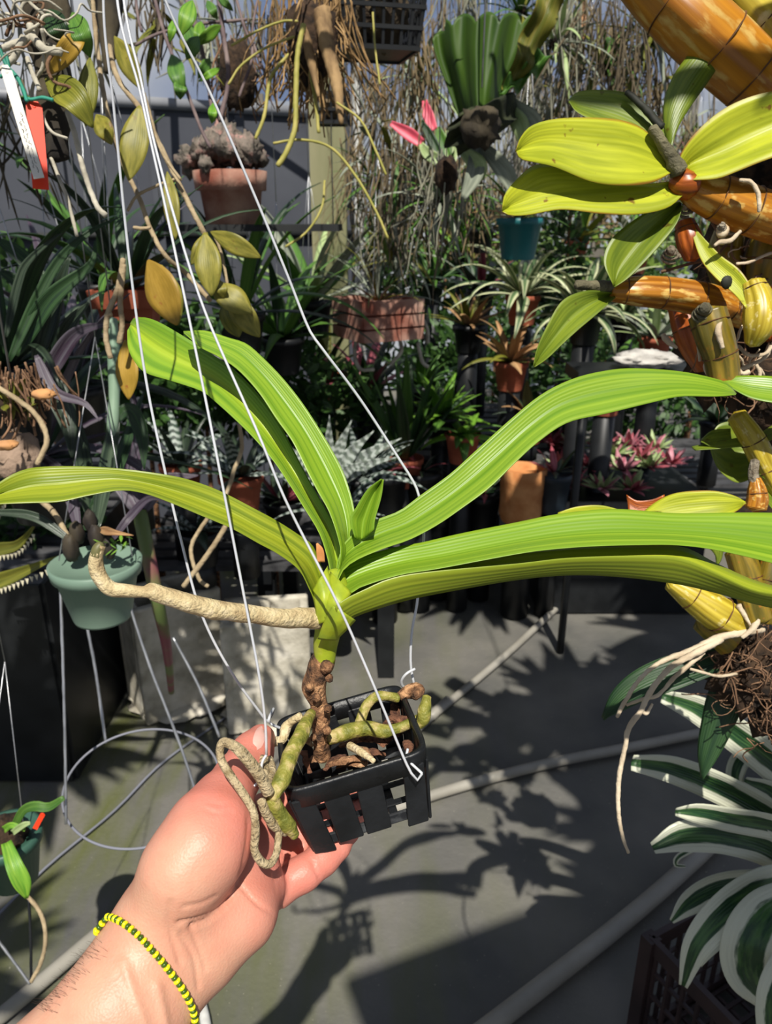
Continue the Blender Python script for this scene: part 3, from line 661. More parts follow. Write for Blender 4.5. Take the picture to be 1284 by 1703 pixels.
# two smoothing passes over the net
e_ = np.vstack([HF[:, [0, 1]], HF[:, [1, 2]], HF[:, [2, 3]], HF[:, [3, 0]]])
for _ in range(3):
    a_ = np.zeros_like(HV); n_c = np.zeros(len(HV))
    for p_, q_ in ((0, 1), (1, 0)): np.add.at(a_, e_[:, p_], HV[e_[:, q_]]); np.add.at(n_c, e_[:, p_], 1)
    HV = HV*.5+.5*a_/n_c[:, None]
def vnorm(V, Fq):
    n = np.cross(V[Fq[:, 2]]-V[Fq[:, 0]], V[Fq[:, 3]]-V[Fq[:, 1]]); o = np.zeros_like(V)
    for k in range(4): np.add.at(o, Fq[:, k], n)
    return o/(np.linalg.norm(o, axis=1)[:, None]+1e-12)
HN = vnorm(HV, HF)
hx = 642+HV[:, 0]/HV[:, 2]*F; hy = 851+HV[:, 1]/HV[:, 2]*F
def crease(pts, dep, w):
    global HV
    c = cr([(p[0], p[1], 0) for p in pts], 60)[:, :2]
    d = np.min(np.hypot(hx[:, None]-c[None, :, 0], hy[:, None]-c[None, :, 1]), axis=1)
    face = np.clip(-HN[:, 2]*1.6, 0, 1)
    HV = HV-HN*(dep*np.exp(-(d/w)**2)*face)[:, None]
def crs(*a):
    m = (hx > 150) & (hx < 620)
    crease(*a)
sub = None
for pts, dep, w in [([(414, 1350), (412, 1400), (400, 1460), (379, 1500), (348, 1528), (318, 1540)], .0016, 4),
        ([(296, 1534), (330, 1527), (362, 1512), (385, 1490)], .0012, 3.5), ([(305, 1508), (335, 1502), (360, 1490)], .0007, 3.5),
        ([(283, 1500), (282, 1530), (287, 1560), (300, 1600)], .0009, 4), ([(300, 1555), (322, 1590), (330, 1640)], .0008, 4),
        ([(318, 1545), (330, 1575), (342, 1610)], .0006, 4), ([(398, 1470), (425, 1500), (455, 1520)], .0009, 3),
        ([(455, 1455), (459, 1480), (468, 1515)], .0012, 3), ([(519, 1430), (524, 1445), (532, 1460)], .0007, 3), ([(440, 1430), (450, 1444), (458, 1460)], .001, 3),
        ([(342, 1345), (360, 1352), (385, 1350)], .0005, 3), ([(350, 1335), (372, 1338), (392, 1332)], .0005, 3), ([(470, 1410), (474, 1424), (472, 1436)], .0008, 3),
        ([(262, 1640), (268, 1670), (275, 1703)], -.0009, 9), ([(205, 1600), (222, 1650), (240, 1700)], -.0007, 8)]:
    crease(pts, dep*1.5, w)
me = bpy.data.meshes.new('person')
C2W = Matrix([(RGT[i], -UPV[i], FWD[i]) for i in range(3)])
WV = np.array(EYE)[None]+HV @ np.array(C2W).T
org = np.array([WV[:, 0].mean(), WV[:, 1].mean(), WV[:, 2].min()])
me.from_pydata((WV-org).tolist(), [], HF.tolist()); me.polygons.foreach_set('use_smooth', [True]*len(me.polygons))
pk = np.clip(((hx-250)*.64-(hy-1560)*.77-40)/200, 0, 1)
th_ = np.exp(-(((hx-320)/70)**2+((hy-1420)/90)**2))*.5
tipb = np.exp(-(((hx-570)/40)**2+((hy-1405)/40)**2))*.7+np.exp(-(((hx-440)/25)**2+((hy-1225)/30)**2))*.6
pk = np.clip(pk*1.1-th_+tipb, 0, 1)
at = me.attributes.new('blush', 'FLOAT', 'POINT'); at.data.foreach_set('value', pk.astype(np.float32))
def skin():
    m, nt, b = _base('skin', .46, .38); N = nt.nodes; Lk = nt.links
    at = N.new('ShaderNodeAttribute'); at.attribute_name = 'blush'
    x = N.new('ShaderNodeMix'); x.data_type = 'RGBA'; Lk.new(at.outputs['Fac'], x.inputs[0])
    x.inputs[6].default_value = srgb((200, 152, 126)); x.inputs[7].default_value = srgb((206, 128, 112))
    tc = N.new('ShaderNodeTexCoord'); nz = N.new('ShaderNodeTexNoise'); nz.inputs['Scale'].default_value = 60; nz.inputs['Detail'].default_value = 9
    Lk.new(tc.outputs['Object'], nz.inputs['Vector'])
    mr = N.new('ShaderNodeMapRange'); mr.inputs[1].default_value = .4; mr.inputs[2].default_value = .68; mr.inputs[4].default_value = .28; Lk.new(nz.outputs['Fac'], mr.inputs[0])
    y = N.new('ShaderNodeMix'); y.data_type = 'RGBA'; Lk.new(mr.outputs[0], y.inputs[0]); Lk.new(x.outputs[2], y.inputs[6]); y.inputs[7].default_value = srgb((198, 112, 92))
    Lk.new(y.outputs[2], b.inputs['Base Color'])
    b.inputs['Subsurface Weight'].default_value = .12; b.inputs['Subsurface Radius'].default_value = (.01, .004, .002); b.inputs['Subsurface Scale'].default_value = .4
    n2 = N.new('ShaderNodeTexNoise'); n2.inputs['Scale'].default_value = 420; n2.inputs['Detail'].default_value = 3; Lk.new(tc.outputs['Object'], n2.inputs['Vector'])
    v = N.new('ShaderNodeTexVoronoi'); v.inputs['Scale'].default_value = 700; Lk.new(tc.outputs['Object'], v.inputs['Vector'])
    ad = N.new('ShaderNodeMath'); ad.operation = 'ADD'; Lk.new(n2.outputs['Fac'], ad.inputs[0]); Lk.new(v.outputs['Distance'], ad.inputs[1])
    bp = N.new('ShaderNodeBump'); bp.inputs['Strength'].default_value = .3; bp.inputs['Distance'].default_value = .0004
    Lk.new(ad.outputs[0], bp.inputs['Height']); Lk.new(bp.outputs[0], b.inputs['Normal']); return m
m_skin = skin(); me.materials.append(m_skin)
per = bpy.data.objects.new('person', me); per.location = org; per['_o'] = tuple(org); COL.objects.link(per)
tag(per, 'bare left forearm and open palm reaching up to hold the black basket', 'person')
from mathutils.bvhtree import BVHTree
bv = BVHTree.FromPolygons([Vector(v) for v in WV], [tuple(q) for q in HF.tolist()])
def onskin(x, y, lift=0):
    d = (P(x, y, 1)-EYE).normalized(); h = bv.ray_cast(EYE, d)
    return (h[0]+h[1]*lift, h[1]) if h[0] is not None else (None, None)
# thumb nail following the thumb's surface
nb = MB(); c0, n0 = onskin(430, 1226)
if c0:
    pts = []
    for j in range(9):
        for i in range(7):
            u = (i-3)/3; v = (j-4)/4; k = math.sqrt(max(.02, 1-abs(v)**2.6))
            x = 431+u*9*k+v*5; y = 1227-v*17+u*3.5
            q, _ = onskin(x, y, .0007*(1-u*u*.8))
            pts.append(q if q is not None else c0)
    nb.add(pts, [(j*7+i, j*7+i+1, (j+1)*7+i+1, (j+1)*7+i) for j in range(8) for i in range(6)])
    nb.build('thumbnail', mat('nail', (226, 170, 158), (234, 190, 178), 30, .25), per)
# fine dark hairs along the forearm's far edge
hb = MB()
for k in range(90):
    t = random.random(); x = 60+t*95+random.uniform(2, 30); y = 1668-t*112+random.uniform(2, 30)
    q, n_q = onskin(x, y)
    if q is None: continue
    d = (n_q*.6+RGT*-.55+UPV*(-.2+random.random()*.7)).normalized(); l = random.uniform(.004, .009)
    tube(hb, [q-n_q*.0005, q+d*l*.5, q+d*l+n_q*-.001], [.00006, .00005, .00003], 3, seg=4)
if hb.v: tag(hb.build('arm_hair', mat('hair_brown', (70, 50, 38), None), per), kind='stuff')
# bracelet: ring of seed beads round the wrist
br = thing('bracelet', 'bracelet of yellow and dark green beads round the wrist', 'bracelet', P(240, 1610, .39))
front = [(157, 1549), (160, 1538), (170, 1529), (184, 1526), (198, 1530), (212, 1538), (226, 1549), (240, 1563), (254, 1580), (268, 1597), (282, 1616), (295, 1634), (306, 1652), (315, 1670), (320, 1688), (321, 1702)]
loop = []
for x, y in front:
    q, n_q = onskin(x, y)
    if q is None:
        # beyond the silhouette: sit beside the nearest skin
        w = P(x, y, .425); h = bv.find_nearest(w); q = h[0]+h[1]*.002; loop.append(q); continue
    loop.append(q+n_q*.0014)
# round the back of the wrist
a0, a1 = loop[-1], loop[0]; cen = (a0+a1)/2+FWD*.012
for t in (.2, .4, .6, .8):
    w = a0.lerp(a1, t)+FWD*(.055*math.sin(PI*t)+.0)
    h = bv.find_nearest(w); loop.append(h[0]+h[1]*.0014)
loop.append(loop[0])
cl = cr(loop, 400); s_ = np.r_[0, np.cumsum(np.linalg.norm(np.diff(cl, axis=0), axis=1))]
nb_ = int(s_[-1]/.00235); 
m_by = mat('bead_yellow', (226, 220, 20), (236, 232, 40), 40, .25); m_bg = mat('bead_green', (52, 78, 24), (66, 96, 30), 40, .25)
def beadmesh(m_):
    b = MB(); pr = [(.0004, -.0009), (.0012, -.0011), (.0019, -.0006), (.00205, 0), (.0019, .0006), (.0012, .0011), (.0004, .0009)]
    lathe(b, pr, (0, 0, 0), 12); o = b.build('bead', m_, br); me = o.data; bpy.data.objects.remove(o); return me
bm_y, bm_g = beadmesh(m_by), beadmesh(m_bg)
for me_ in (bm_y, bm_g):
    for v in me_.vertices: v.co += br.location
for k in range(nb_):
    s0 = (k+.5)/nb_*s_[-1]; p = Vector([np.interp(s0, s_, cl[:, j]) for j in range(3)]); p2 = Vector([np.interp(min(s_[-1], s0+.001), s_, cl[:, j]) for j in range(3)])
    o = bpy.data.objects.new('bead', bm_y if k % 2 == 0 else bm_g); o.parent = br; o.location = p-br.location
    o.rotation_euler = (p2-p).to_track_quat('Z', 'Y').to_euler()
    if k % 2: o.scale = (.88, .88, 1)
    COL.objects.link(o)
tube(MB(), [Vector(c) for c in cl[::8]], .0006, 5, seg=60).build('cord', mat('cord_black', (30, 34, 20), None), br)
# ---------------- big cane orchid at right ----------------
def strip_pts(e1, e2, d): pass
m_cane = leafmat('cane_amber', (132, 78, 16), (190, 128, 34), stripe=16, vs=.8, rough=.34, tr=0, patch=((204, 172, 96), .55), bmp=.25, vary=.05)
m_caney = leafmat('cane_yellow', (150, 128, 26), (200, 180, 62), stripe=18, vs=.8, rough=.36, tr=0, patch=((214, 200, 140), .58), bmp=.25, vary=.05)
m_caneo = leafmat('cane_orange', (112, 48, 14), (176, 92, 24), stripe=14, vs=2, rough=.36, tr=0, bmp=.25)
m_caneol = leafmat('cane_olive', (84, 76, 20), (140, 116, 32), stripe=14, vs=1.5, rough=.38, tr=0, patch=((150, 96, 30), .6), bmp=.25)
m_node = mat('node_line', (74, 44, 18), (100, 66, 30), 30, .6)
m_bract = mat('papery_bract', (150, 140, 122), (92, 80, 64), 120, .9, bump=1, bscale=300)
m_spent = mat('spent_stem', (70, 66, 50), (112, 106, 80), 60, .8, bump=.8)
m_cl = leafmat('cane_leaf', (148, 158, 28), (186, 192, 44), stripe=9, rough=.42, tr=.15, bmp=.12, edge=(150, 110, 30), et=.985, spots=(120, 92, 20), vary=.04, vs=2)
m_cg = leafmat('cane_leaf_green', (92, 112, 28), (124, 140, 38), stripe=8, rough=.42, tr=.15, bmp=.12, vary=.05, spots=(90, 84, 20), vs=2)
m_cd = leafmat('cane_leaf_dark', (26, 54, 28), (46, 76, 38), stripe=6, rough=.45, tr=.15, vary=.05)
co = thing('cane_orchid', 'huge orchid of amber ringed canes and yellow-green leaves hanging at the right edge', 'orchid', P(1250, 700, .85))
def cane(pts, r, m, nodes=(), label=None, ridged=True):
    b = MB(); q = [P(*p) for p in pts]; n = 28
    rr = list(r) if hasattr(r, '__len__') else [r]*len(pts)
    ptube(b, pts, rr, n, seg=max(24, len(pts)*12))
    if ridged:       # lengthwise furrows
        L = (len(b.v)-2)//n
        for i in range(L):
            c = sum((b.v[i*n+k] for k in range(n)), Vector())/n
            for k in range(n):
                t = k/n*2*PI; q_ = 1+.045*math.sin(t*5+1)+.03*math.sin(t*8+i*.05)
                b.v[i*n+k] = c+(b.v[i*n+k]-c)*q_
    o = tag(b.build('cane', m, co), label)
    a = cr([tuple(P(*p))+(rr[i]/F*p[2],) for i, p in enumerate(pts)], 100)
    for t in nodes:
        i = min(98, int(t*99)); c = Vector(a[i, :3]); T = Vector(a[i+1, :3])-Vector(a[i, :3]); R = a[i, 3]
        M = T.to_track_quat('Z', 'Y').to_matrix().to_4x4(); h = .0005+R*.012
        g = MB(); lathe(g, [(R*1.0, -h), (R*1.055, -h*.5), (R*1.065, 0), (R*1.055, h*.5), (R*1.0, h)], c, 28, M)
        g.build('node_ring', m_node, o)
    return o
cane([(1020, -120, .80), (1095, -25, .80), (1150, 32, .80), (1215, 92, .81), (1300, 170, .82), (1400, 262, .83)], [50, 52, 54, 54, 50, 46], m_cane, (.30, .475, .62, .75), 'thick amber cane slanting down from the top')
cane([(1130, -120, .86), (1205, -30, .86), (1260, 30, .865), (1340, 110, .87)], [52, 54, 54, 50], m_caney, (.45, .68), 'yellow striped cane beside the top cane')
cane([(1135, 300, .77), (1160, 314, .77), (1215, 336, .775), (1275, 358, .78), (1340, 378, .79)], [18, 30, 37, 38, 38], m_cane, (.28, .55, .82), 'amber cane ending in a fan of leaves')
cane([(1016, 482, .80), (1060, 483, .80), (1120, 488, .805), (1180, 500, .81), (1250, 525, .83)], [18, 24, 26, 27, 24], m_cane, (.1, .34, .58, .8), 'shaded amber cane in the middle')
cane([(1176, 520, .78), (1188, 560, .78), (1200, 600, .785), (1206, 650, .79)], [30, 30, 27, 24], m_caneol, (.15, .55))
cane([(1138, 368, .80), (1146, 400, .80), (1154, 428, .805)], [15, 21, 16], m_caneo, (.2,))
cane([(1252, 470, .765), (1262, 505, .762), (1262, 540, .762), (1250, 572, .77)], [18, 25, 26, 12], m_caney, (.1,), 'short swollen yellow cane')
cane([(1300, 350, .84), (1278, 420, .84), (1266, 470, .85)], [30, 34, 26], m_caneol, (.3, .7))
cane([(1215, 380, .86), (1205, 430, .86), (1215, 480, .87)], [24, 28, 22], m_caneol, (.4,))
cane([(1330, 420, .9), (1290, 500, .9), (1262, 560, .9)], [26, 30, 20], m_caneo, (.3, .6))
cane([(1130, 500, .88), (1150, 560, .88), (1172, 610, .89)], [20, 26, 18], m_caneo, (.4,))
cane([(1225, 690, .82), (1252, 730, .82), (1275, 775, .825), (1310, 840, .83)], [16, 20, 20, 16], m_caney, (.3, .6))
cane([(1256, 845, .80), (1259, 830, .80), (1258, 812, .80), (1256, 795, .80)], [17, 17, 14, 8], m_cane, (.5,))
cane([(1256, 806, .80), (1253, 785, .80), (1256, 765, .80)], [9, 8, 7], m_bract, ())
cane([(1115, 968, .83), (1150, 990, .83), (1195, 1020, .83), (1232, 1040, .835)], [14, 24, 30, 22], m_caney, (.3, .7), 'yellow cane pointing down to the hanging roots')
cane([(1228, 915, .82), (1240, 950, .82), (1250, 990, .82), (1262, 1030, .82)], [22, 24, 24, 22], m_caneol, (.4,))
cane([(1290, 920, .82), (1278, 980, .82), (1272, 1030, .83)], [24, 24, 20], m_caneol, (.4,))
cane([(1170, 1030, .86), (1215, 1070, .86)], [22, 24], m_caneol, ())
# curled papery bracts at cane tips
for (x, y, d, r) in ((1172, 520, .77, 20), (1116, 424, .80, 15), (1201, 384, .77, 10), (1140, 350, .79, 11)):
    b = MB()
    for k in range(4):
        rr = r*(1-.22*k); c = P(x, y+4-k*5, d-.004*k); pts = []
        for j in range(15):
            t = j/14*5.2+k; pts.append(c+RGT*(rr/F*d*math.cos(t))+UPV*(rr/F*d*math.sin(t)*.62))
        tube(b, pts, .0016, 6)
    blob(b, P(x, y-8, d-.01), r/F*d*.5, .3, 2, 12, x); b.build('curled_bract', m_bract if r < 18 else m_spent, co)
def spent(pts, r, m=None, label=None): return tag(ptube(MB(), pts, r, 12, seg=24, bump=.25, bs=150).build('spent_flower_stem', m or m_spent, co), label)
spent([(1130, 285, .75), (1112, 255, .745), (1095, 228, .74), (1084, 212, .738)], [15, 11, 9, 9], None, 'grey stub of a spent flower stem')
spent([(1100, 212, .79), (1072, 180, .79), (1042, 152, .79)], [7, 6, 5], mat('black_stem', (26, 28, 22), (44, 46, 34), 50, .7))
spent([(1030, 476, .80), (1000, 476, .79), (958, 473, .785)], [12, 10, 8])
b = MB(); ptube(b, [(1120, 300, .765), (1140, 305, .76), (1155, 298, .765)], [18, 24, 14], 14, bump=.3, bs=80); b.build('leaf_sheath', m_caneo, co)
def cleaf(guides, m, camber=0, n=30, mm=11, label=None, thick=.0018): return tag(loft(MB(), guides, n=n, m=mm, camber=camber, thick=thick).build('leaf', m, co), label)
# fan of leaves at the upper cane
A = D([(858, 250), (866, 228), (885, 208), (925, 197), (985, 195), (1040, 201), (1080, 222), (1112, 268)], .70, .755)
B = D([(859, 252), (866, 264), (892, 270), (925, 278), (985, 302), (1040, 308), (1085, 303), (1118, 286)], .70, .75)
cleaf([A, midg(A, B, 12, .45, .010, .004), B], m_cl, label='broad sunlit yellow-green leaf, topmost of the bright pair')
A = D([(835, 348), (840, 322), (862, 295), (892, 273), (940, 276), (1010, 296), (1070, 305), (1125, 300)], .72, .765)
K = D([(835, 350), (860, 338), (900, 326), (950, 318), (1010, 312), (1060, 308), (1100, 306), (1135, 308)], .735, .772)
B = D([(836, 352), (850, 358), (880, 357), (935, 348), (1000, 355), (1060, 356), (1110, 345), (1138, 322)], .725, .758)
cleaf([A, K, B], m_cl, label='folded yellow-green leaf under the topmost bright one')
A = D([(946, 165), (962, 152), (1000, 149), (1045, 155), (1080, 178), (1110, 225)], .80, .80); B = D([(947, 168), (958, 185), (985, 200), (1030, 220), (1075, 240), (1105, 255)], .79, .79)
cleaf([A, B], m_cg, camber=.12)
A = D([(1112, 245), (1103, 205), (1105, 165), (1120, 125), (1145, 90), (1180, 40)], .80, .80); B = D([(1116, 248), (1128, 212), (1150, 175), (1175, 140), (1196, 105), (1210, 60)], .79, .80)
cleaf([A, B], m_cg, camber=-.12)
A = D([(1128, 290), (1130, 262), (1150, 228), (1190, 190), (1235, 165), (1290, 150), (1350, 145)], .755, .72)
K = D([(1134, 292), (1148, 272), (1180, 258), (1215, 245), (1255, 226), (1300, 206), (1350, 190)], .77, .735)
B = D([(1134, 298), (1160, 299), (1195, 296), (1230, 283), (1262, 270), (1300, 256), (1350, 235)], .75, .715)
cleaf([A, K, B], m_cl, label='wide yellow-green leaf running off the right edge')
A = D([(1130, 335), (1090, 345), (1045, 372), (1015, 400), (1004, 435), (1020, 474)], .775, .765); K = D([(1134, 338), (1104, 362), (1072, 395), (1048, 425), (1030, 450), (1021, 476)], .79, .775)
B = D([(1136, 340), (1125, 372), (1100, 405), (1070, 438), (1045, 462), (1022, 477)], .772, .762)
cleaf([A, K, B], m_cg, label='drooping olive leaf above the middle cane')
A = D([(1018, 486), (975, 483), (935, 500), (908, 545), (893, 580), (887, 608)], .79, .75); K = D([(1020, 490), (985, 503), (950, 530), (920, 565), (900, 590), (888, 609)], .805, .76)
B = D([(1024, 494), (995, 520), (965, 545), (935, 572), (910, 596), (889, 610)], .785, .748)
cleaf([A, K, B], m_cg, label='leaf hanging from the tip of the middle cane')
# curled yellow leaf with a black hole, small ones
A = D([(1150, 372), (1175, 400), (1200, 425), (1232, 450), (1258, 490)], .79, .755); B = D([(1147, 376), (1165, 430), (1190, 462), (1222, 490), (1240, 512)], .79, .755)
cleaf([A, B], m_cl, camber=.16)
blob(MB(), P(1208, 469, .757), .006, .3, 3, 12, 5, (1, .5, 1)).build('black_spot', mat('black_stem', (0, 0, 0)), co)
A = D([(1198, 634), (1215, 626), (1250, 624), (1290, 626), (1350, 634)], .78, .76); B = D([(1202, 634), (1222, 648), (1250, 662), (1290, 670), (1350, 676)], .77, .745)
cleaf([A, B], m_hero, camber=.1, label='bright green leaf touching the tip of the held leaf')
A = D([(1182, 728), (1195, 706), (1225, 700), (1262, 712)], .86, .86); B = D([(1184, 734), (1192, 775), (1225, 802), (1262, 790)], .85, .85)
cleaf([A, B], m_cg, camber=.15)
A = D([(1166, 730), (1185, 715), (1215, 712)], .84, .84); B = D([(1166, 734), (1186, 742), (1218, 735)], .83, .83)
cleaf([A, B], m_cg, camber=.1)
A = D([(1150, 742), (1200, 732), (1260, 720), (1310, 690)], .84, .82); B = D([(1158, 748), (1205, 745), (1262, 738), (1310, 720)], .83, .81)
cleaf([A, B], m_cg, camber=.1)
A = D([(1262, 784), (1275, 775), (1300, 770)], .83, .83); B = D([(1264, 788), (1278, 800), (1300, 805)], .82, .82); cleaf([A, B], m_hero, camber=.1)
A = D([(1268, 812), (1290, 800), (1340, 790)], .83, .83); B = D([(1268, 820), (1290, 850), (1340, 860)], .82, .82); cleaf([A, B], m_cg, camber=.1)
A = D([(1060, 860), (1085, 838), (1115, 822), (1150, 816), (1190, 816), (1222, 824), (1240, 834)], .78, .74); B = D([(1062, 866), (1090, 870), (1130, 872), (1170, 868), (1205, 860), (1228, 848), (1240, 836)], .77, .735)
cleaf([A, B], m_cl, camber=.1, label='small speckled yellow leaf above the held leaf')
A = D([(1042, 822), (1060, 832), (1085, 830), (1105, 822)], .80, .79); B = D([(1045, 850), (1062, 862), (1085, 866), (1108, 860)], .80, .79)
cleaf([A, B], m_caneo, camber=.1, n=14)
A = D([(928, 852), (960, 842), (1000, 840), (1040, 850)], .80, .80); B = D([(928, 860), (960, 866), (1000, 868), (1040, 866)], .80, .80); cleaf([A, B], m_cl, camber=.1, n=16)
A = D([(1165, 905), (1180, 912), (1195, 928)], .86, .86); B = D([(1205, 905), (1200, 930), (1190, 945)], .86, .86); cleaf([A, B], m_cg, camber=.1, n=12)
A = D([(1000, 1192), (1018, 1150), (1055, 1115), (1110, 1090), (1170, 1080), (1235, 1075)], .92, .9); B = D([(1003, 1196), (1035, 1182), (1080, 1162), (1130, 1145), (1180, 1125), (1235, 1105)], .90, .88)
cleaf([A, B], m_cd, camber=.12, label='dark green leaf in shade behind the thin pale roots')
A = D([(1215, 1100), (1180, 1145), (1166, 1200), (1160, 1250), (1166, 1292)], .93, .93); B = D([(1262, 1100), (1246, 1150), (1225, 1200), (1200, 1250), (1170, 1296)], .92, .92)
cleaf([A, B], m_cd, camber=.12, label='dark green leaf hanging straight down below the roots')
# dark core of roots
m_rm = mat('root_mass', (26, 18, 12), (70, 52, 36), 60, .95, bump=1, bscale=90)
b = MB(); blob(b, P(1255, 450, .98), .07, .45, 3, 36, 1, (.9, .8, 1.3)); blob(b, P(1225, 590, .96), .06, .45, 3, 32, 2, (1, .8, 1)); blob(b, P(1290, 650, .93), .055, .45, 3, 28, 4)
blob(b, P(1258, 1115, .90), .052, .45, 3, 36, 9, (1, .8, .85)); blob(b, P(1292, 1190, .90), .03, .45, 3, 20, 11); blob(b, P(1300, 300, 1.0), .06, .4, 3, 28, 12); blob(b, P(1300, 900, .95), .06, .4, 3, 28, 14)
b.build('root_mass', m_rm, co)
m_rt = mat('thin_root', (176, 158, 132), (206, 190, 164), 40, .85, bump=.5); m_rtb = mat('thin_root_brown', (96, 70, 50), (140, 108, 82), 40, .9, bump=.5)
fb = MB()
def wander(c, l, n, amp, dirv):
    p = [c]; d = dirv.normalized()
    for k in range(n):
        d = (d+Vector((random.gauss(0, amp), random.gauss(0, amp), random.gauss(0, amp)))).normalized(); p.append(p[-1]+d*l/n)
    return p
for k in range(230):
    x, y, d0 = random.choice([(1250, 1110, .87), (1250, 1110, .87), (1285, 1180, .87), (1225, 590, .91), (1250, 640, .9), (1262, 450, .9), (1200, 470, .9)])
    c = P(x+random.gauss(0, 28), y+random.gauss(0, 30), d0+random.uniform(-.02, .02))
    tube(fb, wander(c, random.uniform(.03, .07), 5, .5, Vector((random.gauss(0, 1), random.gauss(-.3, .6), random.gauss(-.2, 1)))), random.uniform(.0005, .0011), 4, seg=11)
tag(fb.build('fine_roots', m_rtb, co), kind='stuff')
def aroot(pts, r, label=None, m=None): return tag(ptube(MB(), pts, r, 8, seg=max(20, len(pts)*8), bump=.3, bs=200).build('aerial_root', m or m_rt, co), label)
aroot([(1268, 1046, .83), (1235, 1052, .82), (1195, 1060, .815), (1150, 1082, .81), (1100, 1100, .81), (1065, 1128, .81), (1040, 1165, .81), (1026, 1192, .81)], [6, 6, 6, 6, 4, 3.5, 3.5, 3], 'pale thin root curving down to the left')
aroot([(1200, 1062, .815), (1160, 1084, .805), (1115, 1110, .80), (1082, 1150, .80), (1066, 1182, .80), (1046, 1210, .80), (1040, 1240, .80), (1030, 1290, .80), (1028, 1340, .80), (1034, 1385, .80), (1045, 1418, .80)], [6, 6, 5, 4.5, 4.5, 4.5, 4, 4, 3.5, 3.2, 2.5], 'longest pale root hanging nearly straight down')
aroot([(1170, 1085, .815), (1140, 1110, .81), (1120, 1128, .81), (1095, 1155, .81), (1070, 1162, .81), (1042, 1172, .815)], [4, 4, 3.5, 3, 3, 2.5])
aroot([(1066, 1180, .80), (1075, 1186, .80), (1085, 1170, .80)], [3, 3, 2])
aroot([(1148, 1112, .82), (1170, 1118, .82), (1195, 1124, .83), (1225, 1120, .84)], [2.5, 2.5, 2.5, 2.5])
aroot([(1262, 1030, .81), (1252, 1045, .81), (1234, 1060, .81)], [5, 5, 3]); aroot([(1228, 1006, .815), (1240, 1025, .815), (1250, 1040, .815)], [5, 4, 4])
aroot([(1282, 575, .80), (1275, 590, .80), (1262, 600, .80), (1240, 610, .80), (1225, 618, .80)], [3, 4, 4, 4, 3]); aroot([(1258, 606, .80), (1264, 620, .80), (1262, 632, .80)], 3)
aroot([(1228, 575, .80), (1245, 590, .79), (1272, 588, .79), (1284, 575, .79)], 3); aroot([(1220, 598, .80), (1232, 620, .79), (1246, 618, .79)], 4)
aroot([(1230, 299, .735), (1248, 302, .732), (1260, 318, .73), (1263, 340, .73), (1262, 352, .732)], [3, 3.5, 3.5, 3.5, 2.5]); aroot([(1188, 408, .76), (1198, 402, .76), (1214, 400, .76), (1232, 384, .76)], [2.5, 4, 4, 3])
aroot([(1200, 532, .765), (1194, 550, .76), (1202, 578, .76)], [4, 5, 4]); aroot([(1225, 438, .80), (1245, 436, .80), (1270, 425, .80), (1284, 420, .8)], 2.5)
aroot([(1100, 452, .83), (1140, 440, .82), (1190, 425, .82), (1230, 385, .82), (1284, 392, .82)], 2.5, m=m_rtb); aroot([(1164, 600, .82), (1160, 560, .82), (1168, 520, .82)], 2.2)
aroot([(1102, 556, .85), (1112, 568, .85), (1126, 578, .85)], [4, 5, 2]); aroot([(1180, 590, .83), (1172, 610, .82), (1182, 632, .82)], 2.5)
for k in range(26):
    x = random.uniform(1130, 1290); y = random.uniform(380, 680); d = random.uniform(.8, .86)
    c = P(x, y, d); tube(MB(), wander(c, random.uniform(.02, .06), 5, .45, Vector((random.gauss(0, 1), -.2, random.gauss(0, .8)))), random.uniform(.0007, .0016), 6, seg=16).build('aerial_root', random.choice([m_rt, m_rtb]), co)
blob(MB(), P(1202, 384, .765), .0065, .15, 2, 14, 3, (1, .5, 1)).build('cut_stub', mat('cut_stub', (222, 206, 176), (180, 150, 110), 120, .8), co)
# heavy wire and slab that hold it
tube(MB(), [P(1300, 420, 1.0), P(1310, 0, 1.02), Vector((P(1310, 0, 1.02).x, P(1310, 0, 1.02).y, 2.55))], .003, 8).build('hanging_wire', m_galv, co)
